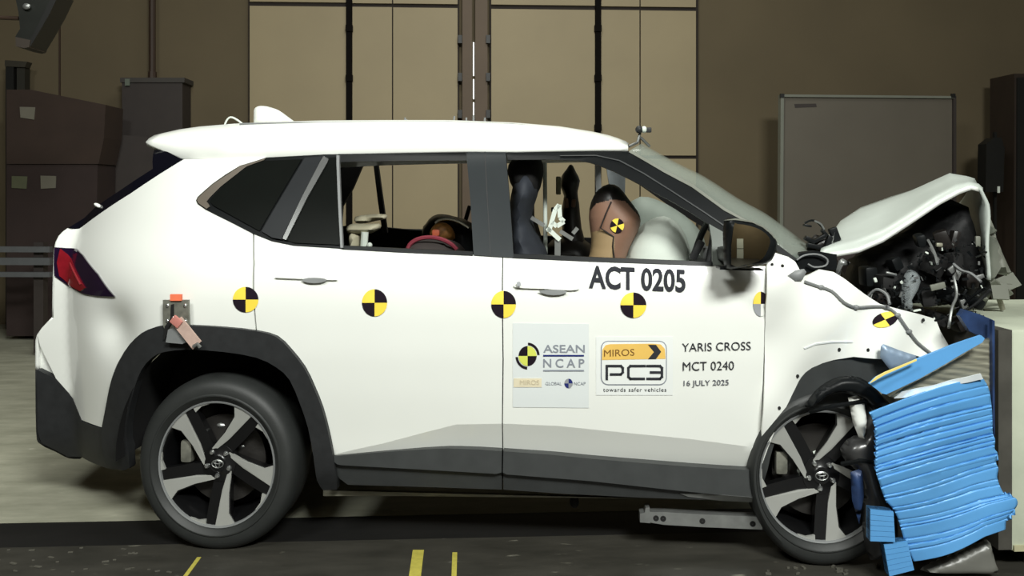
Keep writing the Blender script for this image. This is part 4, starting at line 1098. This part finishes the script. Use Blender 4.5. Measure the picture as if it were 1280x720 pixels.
# ------------------------------------------------------------------ barrier
def car_thing(name, u, v):
    e = empty(name, (OX + u * E1[0] + v * E2[0], OY + u * E1[1] + v * E2[1], 0), -PSI); e['_u'] = u; e['_v'] = v; return e
u0, z0 = cuz(1170, 600, -.12)
ba = car_thing('deformable_barrier', u0, -.1)
tag(ba, 'crumpled blue honeycomb crash barrier crushed against the car front', 'barrier')
rb = random.Random(5)
folds = [(rb.uniform(.75, 1.25), rb.uniform(0, 6.28)) for _ in range(4)]
def VB(u, z):
    x = u - u0; y = z - z0
    # fold lines fan out: flat at the top, climbing to the right lower down
    sl = .06 + .42 * max(0, min(1, (.34 - y) / .5))
    s_ = y - sl * x + .012 * math.sin(9 * x + 4 * y)
    a = .013 if y > .0 else .007
    fr = 1 + .35 * math.sin(7 * s_)
    ph = s_ * 62 * fr / 1.0 + .5 * math.sin(11 * x)
    f1 = abs(math.sin(ph / 2)) ** .55
    f2 = abs(math.sin(s_ * 83 + 2.1 * x + 1)) ** .7
    return -.15 - a * f1 * (1.2 + .5 * math.sin(13 * s_ + 5 * x)) - .005 * f2 - .02 * math.sin(4 * x + 1) + .05 * y
MAIN = [(1086, 515), (1100, 507), (1120, 500), (1140, 492), (1175, 484), (1200, 478), (1227, 470), (1234, 478), (1237, 490), (1240, 512), (1241, 540), (1244, 550), (1243, 560), (1247, 567), (1245, 578), (1248, 585), (1247, 599), (1251, 607), (1256, 618), (1264, 620), (1271, 624), (1271, 633), (1263, 641), (1259, 648), (1257, 662), (1235, 677), (1205, 690), (1162, 706), (1142, 702), (1132, 680), (1120, 642), (1107, 625), (1099, 602), (1095, 587), (1095, 540), (1087, 526)]
LE = cr([(1086, 515), (1092, 528), (1095, 548), (1095, 587), (1099, 602), (1107, 625), (1120, 642), (1132, 680), (1142, 702)], 6)
RE = cr([(1227, 470), (1236, 486), (1240, 512), (1241, 540), (1244, 550), (1243, 560), (1247, 567), (1245, 578), (1248, 586), (1247, 599), (1256, 618), (1270, 623), (1271, 633), (1259, 648), (1257, 662)], 6)
def along(c, t):
    d = [0.0]
    for a, b in zip(c[:-1], c[1:]): d.append(d[-1] + math.hypot(b[0] - a[0], b[1] - a[1]))
    return float(np.interp(t * d[-1], d, [p[0] for p in c])), float(np.interp(t * d[-1], d, [p[1] for p in c]))
NR, NC = 300, 44
cre = [0.0]
while cre[-1] < 1: cre.append(cre[-1] + rb.uniform(.016, .065) * (1.35 if cre[-1] > .55 else 1))
amp = [rb.uniform(.002, .007) for _ in cre]; tilt = [rb.uniform(-.005, .005) for _ in cre]; fade = [(rb.uniform(0, 1), rb.uniform(.35, 1.2)) for _ in cre]
V_, Fc = [], []
for r in range(NR + 1):
    t = r / NR; l = along(LE, t); q = along(RE, t)
    for c in range(NC + 1):
        x = c / NC
        tt = min(.9999, max(0, t + .007 * math.sin(3 * x + 9 * t)))
        k = max(i for i in range(len(cre)) if cre[i] <= tt); k2 = min(k + 1, len(cre) - 1)
        w_ = (tt - cre[k]) / max(1e-6, cre[k2] - cre[k]) if k2 > k else 0
        f = min(1, abs(x - fade[k][0]) / fade[k][1] + .25) * (1 if t < .5 else .6)
        bul = amp[k] * f * (1 - abs(2 * w_ - 1) ** 5) - .005 * f * math.exp(-(min(w_, 1 - w_) * (cre[k2] - cre[k]) / .0045) ** 2) + tilt[k] * (w_ - .5) * f
        v = -.14 - bul - .012 * math.sin(3 * x + 5 * t) - .03 * math.sin(math.pi * x)
        px = l[0] + (q[0] - l[0]) * x; py = l[1] + (q[1] - l[1]) * x + (6 * t * math.sin(math.pi * min(1, x * 1.3)) if t > .5 else -3 * (1 - t) * math.sin(math.pi * x))
        V_.append(cp(px, py, v))
n1 = NC + 1
for r in range(NR):
    for c in range(NC):
        a = r * n1 + c; Fc.append((a, a + 1, a + n1 + 1, a + n1))
sheet = mesh_obj('crumpled_sheet', V_, Fc, M['blue'], ba, True, None, 24)
md = sheet.modifiers.new('thickness', 'SOLIDIFY'); md.thickness = .02; md.offset = -1
strip = panel('buckled_strip', [(1087, 480), (1096, 472), (1106, 467), (1128, 458), (1150, 448), (1170, 440), (1190, 432), (1210, 425), (1227, 419.5), (1231, 423), (1228, 428), (1205, 441), (1180, 456), (1150, 473), (1125, 485), (1108, 493), (1103, 492)], M['blue'], ba, vf=lambda u, z: -.17 - .02 * math.sin(6 * (u - u0)), thick=.015, step=.02)
panel('torn_film_edge', [(1088, 479), (1096, 471), (1106, 465.5), (1128, 456.5), (1146, 449), (1146, 451), (1128, 459), (1106, 468.5), (1096, 474.5)], mat('yellow torn film', (228, 208, 120), .5), ba, vf=lambda u, z: -.195, thick=.006, step=.03)
panel('lit_sheet_edge', [(1118, 498), (1128, 490), (1150, 485), (1180, 478), (1205, 472), (1226, 467), (1229, 474), (1205, 479), (1180, 484), (1150, 492), (1132, 497)], M['lit_edge'], ba, vf=lambda u, z: -.165 + .004 * math.sin(60 * (u - u0)), thick=.006, step=.015)  # white-lit top edge of the sheet put in as a pale strip
panel('honeycomb_core', [(1112, 496), (1130, 484), (1160, 469), (1200, 446), (1228, 428), (1240, 424), (1241, 470), (1239, 500), (1230, 480), (1200, 484), (1140, 498)], M['honeycomb'], ba, vf=lambda u, z: -.11 + .0015 * math.sin(300 * z + 40 * u), thick=.04, step=.006)
mb = MB(); mb.prism([cp(x, y, -.09) for x, y in [(1152, 500), (1234, 482), (1240, 540), (1243, 600), (1246, 650), (1165, 690), (1152, 640)]], (0, .32, 0)); mb.build('core_block', M['honeycomb'], ba, False)
panel('back_plate', [(1200, 395), (1206, 387), (1225, 393), (1241.5, 400), (1241.5, 424), (1231, 428), (1224, 420), (1212, 414)], M['blue_dark'], ba, vf=lambda u, z: -.10 + .1 * (u - u0), thick=.03, step=.04)
panel('back_plate', [(1240.3, 400), (1243.5, 401), (1243.5, 545), (1241, 530)], M['blue_dark'], ba, vf=lambda u, z: -.13, thick=.02, step=.1)
shift_children(ba)

def blue_block(pts, label, dv):
    c = cuz(sum(p[0] for p in pts) / 4, sum(p[1] for p in pts) / 4, dv)
    e = car_thing('honeycomb_block', c[0], dv)
    tag(e, label, 'barrier piece', 'loose blue blocks by the front wheel')
    n = 6
    P4 = [cp(*p, dv) for p in pts]
    for k in range(n):
        t0, t1 = k / n, (k + .93) / n
        mb = MB(); mb.prism([P4[0].lerp(P4[3], t0), P4[1].lerp(P4[2], t0), P4[1].lerp(P4[2], t1), P4[0].lerp(P4[3], t1)], (0, .04, 0))
        mb.build('pleat', M['blue'], e, False)
    mb = MB(); Q = [p + Vector((0, .008, 0)) for p in P4]; mb.prism(Q, (0, .03, 0)); mb.build('block_core', M['blue_dark'], e, False)
    shift_children(e)
    return e
blue_block([(1088, 637), (1117, 640), (1119, 678), (1088, 677)], 'small upright blue ribbed block beside the front tyre', -.16)
blue_block([(1105, 681), (1134, 677), (1143, 713), (1112, 721)], 'tilted blue ribbed block below the other, touching the floor', -.15)
# concrete block
B0 = Vector(((1254.5 - CX) / F * 3.06, 3.06, 0))
cb = empty('concrete_barrier_block', (B0.x + .8, B0.y + .46, 0), ROOM)
tag(cb, 'pale concrete barrier block at the right behind the blue sheet', 'barrier block')
ztop = EYE - (412 - CY) / F * 3.06; zbot = EYE - (689 - CY) / F * 3.06
mb = MB(); mb.bbox((0, 0, (ztop + zbot) / 2), (1.6, .84, ztop - zbot), .012); mb.build('block_body', M['concrete'], cb)
mb = MB(); mb.box((0, -.422, zbot + .012), (1.58, .012, .02)); mb.build('base_strip', mat('yellowed base strip', (188, 184, 150), .7, var=.15), cb, False)
mb = MB(); mb.box((-.825, 0, (ztop + zbot) / 2 + .005), (.05, .86, ztop - zbot - .01)); mb.build('steel_face_plate', M['concrete_dark'], cb, False)
for (x, y) in ((-.65, -.3), (.65, -.3), (-.65, .3), (.65, .3)):
    mb = MB(); mb.box((x, y, zbot / 2), (.12, .12, zbot)); mb.build('foot', M['dark'], cb, False)
# scrap on the block
sc = empty('torn_bumper_scrap', (B0.x + .06, 3.5, ztop), 0)
tag(sc, 'crumpled grey plastic scrap lying on top of the concrete block', 'scrap')
mb = MB()
for k in range(14):
    R = Matrix.Rotation(rr.uniform(-.8, .8), 3, 'X') @ Matrix.Rotation(rr.uniform(-.7, .7), 3, 'Y')
    mb.box((rr.uniform(-.03, .25), rr.uniform(-.1, .1), .065 + rr.uniform(0, .04)), (rr.uniform(.05, .16), .012, rr.uniform(.02, .07)), R)
mb.build('plastic_shard', M['board_frame'], sc, False)
mb = MB(); mb.tube([(0, 0, .02), (.08, -.05, .12), (.16, 0, .1), (.2, .02, .01)], .012, 6); mb.build('bent_rod', M['honeycomb'], sc)
# bent sheet on the floor
pl = car_thing('bent_floor_panel', cuz(1205, 710, -.05)[0], -.05)
tag(pl, 'grey curved plastic panel lying on the floor under the blue barrier', 'panel')
inflate('panel_skin', cr([(1150, 712), (1165, 703), (1200, 690), (1233, 674), (1240, 688), (1245, 705), (1246, 716), (1210, 716), (1175, 717)], 2, True), -.05, .03, .02, mat('grey plastic panel', (112, 112, 106), .35, var=.1), pl, .015)
shift_children(pl)

# ------------------------------------------------------------------ floor tape and debris
def tape(p, label):
    V_ = []
    for (x, y) in p:
        Y = EYE * F / (y - CY); V_.append(Vector(((x - CX) / F * Y, Y, .0)))
    c = sum(V_, Vector()) / 4
    mb = MB(); mb.prism([v - c + Vector((0, 0, .0002)) for v in V_], (0, 0, .002)); o = mb.build('floor_tape', M['tape'], None, False); o.location = c
    tag(o, label, 'tape', 'yellow tape marks on the floor')
def vp_line(x, y, y2, w0):
    k = lambda yy: 583 + (x - 583) * (yy - CY) / (y - CY)
    s_ = lambda yy: w0 * (yy - CY) / (y - CY)
    return [(k(y) - w0 / 2, y), (k(y) + w0 / 2, y), (k(y2) + s_(y2) / 2, y2), (k(y2) - s_(y2) / 2, y2)]
tape(vp_line(523, 688, 760, 14), 'broad yellow tape mark on the floor below the rear door')
tape(vp_line(568.5, 691, 760, 6), 'narrow yellow tape mark right of the broad yellow one')
tape(vp_line(249, 697, 760, 5), 'thin yellow tape mark beside the rear tyre')

mb = MB()
for i in range(34):
    x = rr.uniform(960, 1240); y = rr.uniform(700, 719); Y = EYE * F / (y - CY); q = rr.uniform(.004, .012)
    mb.box(((x - CX) / F * Y, Y, .004), (q * 2, q, .006), Matrix.Rotation(rr.uniform(0, 3), 3, 'Z'))
for i in range(22):
    x = rr.uniform(10, 230); y = rr.uniform(684, 719); Y = EYE * F / (y - CY); q = rr.uniform(.003, .01)
    mb.box(((x - CX) / F * Y, Y, .003), (q * 3, q, .004), Matrix.Rotation(rr.uniform(-.4, .4), 3, 'Z'))
o = mb.build('glass_crumbs', M['crumb'], None, False); o['kind'] = 'stuff'; tag(o, 'small pale crumbs of glass and plastic scattered on the dark floor', 'debris')

# ------------------------------------------------------------------ background things
def room_thing(name, px, w, label, cat):
    p = rp(px, 300, w); c, s_ = math.cos(ROOM), math.sin(ROOM)
    e = empty(name, (p.x * c - p.y * s_, p.x * s_ + p.y * c, 0), ROOM); e['_u'] = p.x; e['_v'] = w
    tag(e, label, cat); return e
def rprism(e, name, pts, w, d, m, floor=False):
    mb = MB(); P_ = [rp(x, y, w) for x, y in pts]
    if floor: P_ = [Vector((p.x, p.y, max(p.z, 0))) for p in P_]
    mb.prism(P_, (0, d, 0)); return mb.build(name, m, e, False)
wb = room_thing('whiteboard', 1086, 8.2, 'large dull white board on a stand behind the crushed hood', 'board')
rprism(wb, 'board_panel', [(978, 120), (1193, 122), (1193, 330), (976, 330)], 8.2, .03, M['board'])
rprism(wb, 'board_frame', [(976, 118), (980, 118), (978.5, 332), (974.5, 332)], 8.17, .07, M['board_frame'])
rprism(wb, 'board_frame', [(980, 118), (1193, 120), (1193, 123), (980, 121)], 8.17, .07, M['board_frame'])
rprism(wb, 'board_frame', [(1192, 120), (1195.5, 120), (1195.5, 332), (1192, 332)], 8.17, .07, M['cabinet'])
for x in (978, 1192): rprism(wb, 'corner_cap', [(x - 2.5, 117), (x + 2.5, 117), (x + 2.5, 122), (x - 2.5, 122)], 8.16, .02, M['black_metal'])
rprism(wb, 'board_mark', [(993, 130), (1020, 129.5), (1021, 133.5), (994, 134.5)], 8.195, .005, M['cabinet'])
for x in (990, 1180): rprism(wb, 'stand_leg', [(x - 3, 332), (x + 3, 332), (x + 3, 416.4), (x - 3, 416.4)], 8.2, .05, M['board_frame'], True)
shift_children(wb)
# boxes at the left
bx = room_thing('cardboard_pallet_box', 60, 8.0, 'dark brown cardboard carton with slanted top and one white label', 'box')
rprism(bx, 'carton', [(8, 112), (38, 112), (132, 131), (130, 172), (123, 205), (8, 205)], 8.0, .4, M['cardboard'])
rprism(bx, 'paper_label', [(24.5, 133.5), (44, 134), (42.5, 149.5), (25.5, 147)], 7.992, .006, M['paper'])
shift_children(bx); 
bx2 = room_thing('cardboard_pallet_box', 60, 8.02, 'lower brown cardboard carton with two white labels under the slanted one', 'box')
rprism(bx2, 'carton', [(8, 205.5), (122, 205.5), (118, 420), (8, 420)], 8.02, .4, mat('darker cardboard', (44, 31, 28), .8, var=.12, scale=5), True)
rprism(bx2, 'paper_label', [(14.5, 220), (34, 220.5), (33, 236), (14.5, 235)], 8.012, .006, mat('greenish paper', (84, 86, 64), .8))
rprism(bx2, 'paper_label', [(50.5, 219.5), (70, 220), (69.5, 235), (51, 236)], 8.012, .006, M['paper'])
shift_children(bx2)
gb = room_thing('leaning_panel', 150, 8.45, 'low grey panel leaning by the wall right of the cartons', 'panel')
rprism(gb, 'panel_sheet', [(136, 175), (142, 168), (196, 172), (195, 260), (190, 425), (136, 425), (136, 230)], 8.45, .08, M['cabinet'], True)
rprism(gb, 'panel_slot', [(139, 178), (142, 178), (140, 200), (138, 200)], 8.44, .012, M['black_metal'])
shift_children(gb)
eb = room_thing('electrical_cabinet', 191, 8.9, 'grey wall cabinet fed by a brown conduit from above', 'cabinet')
rprism(eb, 'cabinet_body', [(152.5, 101), (228, 101), (228, 171), (152.5, 171)], 8.72, .26, M['cabinet'])
rprism(eb, 'cabinet_lid', [(150, 97), (230.5, 97), (230.5, 103), (150, 103)], 8.70, .28, mat('cabinet lid', (58, 54, 50), .6))
rprism(eb, 'cabinet_latch', [(156, 98.5), (162, 98.5), (162, 107), (156, 107)], 8.69, .012, mat('greenish latch', (96, 104, 92), .5))
mb = MB(); mb.tube([rp(190.5, -240, 8.84), rp(190.5, 100, 8.84)], .032, 10); mb.build('conduit', M['brown_pipe'], eb)
mb = MB(); mb.tube([rp(190.5, 90, 8.84), rp(190.5, 100, 8.84)], .042, 10); mb.build('conduit_collar', M['brown_pipe'], eb)
shift_children(eb)
fr = room_thing('storage_rack', 18, 8.6, 'black upright steel frame behind the cartons at the left edge', 'rack')
rprism(fr, 'frame_post', [(7, 77), (17, 78), (17, 416), (7, 416)], 8.7, .1, M['black_metal'], True)
rprism(fr, 'frame_post', [(21, 80), (31, 82), (31, 416), (21, 416)], 8.72, .1, mat('olive black steel', (36, 34, 26), .6), True)
rprism(fr, 'frame_cap', [(6, 75), (34, 77), (31, 84), (6, 83)], 8.69, .1, mat('olive steel', (48, 44, 34), .6))
shift_children(fr)
fl = room_thing('flood_lamp', 45, 5.0, 'dark switched-off flood lamp on an arm in the top left corner', 'lamp')
rprism(fl, 'lamp_housing', [(18, -8), (74, -8), (62, 17), (50, 38), (38, 57), (30, 60), (20, 56), (19, 46), (25, 36), (23, 15)], 5.0, .14, mat('black green lamp shell', (26, 28, 24), .4, var=.2))
rprism(fl, 'lamp_rim', [(74, -8), (66, -8), (54, 18), (44, 38), (34, 57), (38, 58), (50, 38), (62, 17)], 4.98, .18, M['black_metal'])
rprism(fl, 'lamp_cap', [(19, 46), (38, 50), (36, 59), (30, 60), (20, 58)], 4.97, .20, mat('brown lamp cap', (52, 44, 36), .6))
mb = MB(); mb.tube([rp(-30, 21, 5.06), rp(24, 23, 5.06)], .012, 8); mb.build('lamp_arm', M['brown_pipe'], fl)
mb = MB(); mb.ell(rp(33, 8, 4.98), (.022, .012, .018), 10, 6); mb.build('lamp_bolt', M['steel'], fl)
mb = MB(); mb.tube([rp(40, -8, 5.07), rp(40, -170, 5.07)], .015, 8); mb.build('lamp_hanger', M['black_metal'], fl)
shift_children(fl)
gr = room_thing('guard_rail', 10, 7.2, 'horizontal galvanised double guard rail low at the left edge', 'rail')
for y0_, y1_ in ((308, 315), (322, 331), (340, 346)):
    rprism(gr, 'rail_beam', [(-80, y0_), (62, y0_ + .5), (62, y1_ + .5), (-80, y1_)], 7.2, .05, M['rail'])
for x in (-50, 48): rprism(gr, 'rail_post', [(x - 6, 303), (x + 6, 303), (x + 6, 441), (x - 6, 441)], 7.26, .08, M['cabinet'], True)
shift_children(gr)
dr = room_thing('steel_locker', 1290, 8.3, 'tall dark locker at the right edge of the hall', 'locker')
rprism(dr, 'locker_body', [(1268, 92), (1330, 92), (1330, 415), (1267, 415)], 8.3, .4, mat('dark brown steel', (40, 30, 22), .6, var=.1), True)
rprism(dr, 'locker_door', [(1272, 97), (1330, 97), (1330, 410), (1271, 410)], 8.28, .03, M['black_metal'], True)
shift_children(dr)
ch = room_thing('coat_stand', 1244, 8.2, 'dark coat hanging on a stand behind the raised hood', 'coat')
c_ = rprism(ch, 'coat', [(1233, 180), (1243, 172), (1252, 172), (1256, 186), (1254, 240), (1232, 240)], 8.2, .14, M['black_metal'])
rprism(ch, 'stand_post', [(1243, 165), (1246, 165), (1246, 416), (1243, 416)], 8.35, .03, M['black_metal'], True)
rprism(ch, 'stand_foot', [(1230, 412), (1260, 412), (1260, 416.5), (1230, 416.5)], 8.3, .2, M['black_metal'], True)
rprism(ch, 'white_tag', [(1247, 233), (1250, 233), (1250, 241), (1247, 241)], 8.19, .005, M['airbag'])
shift_children(ch)
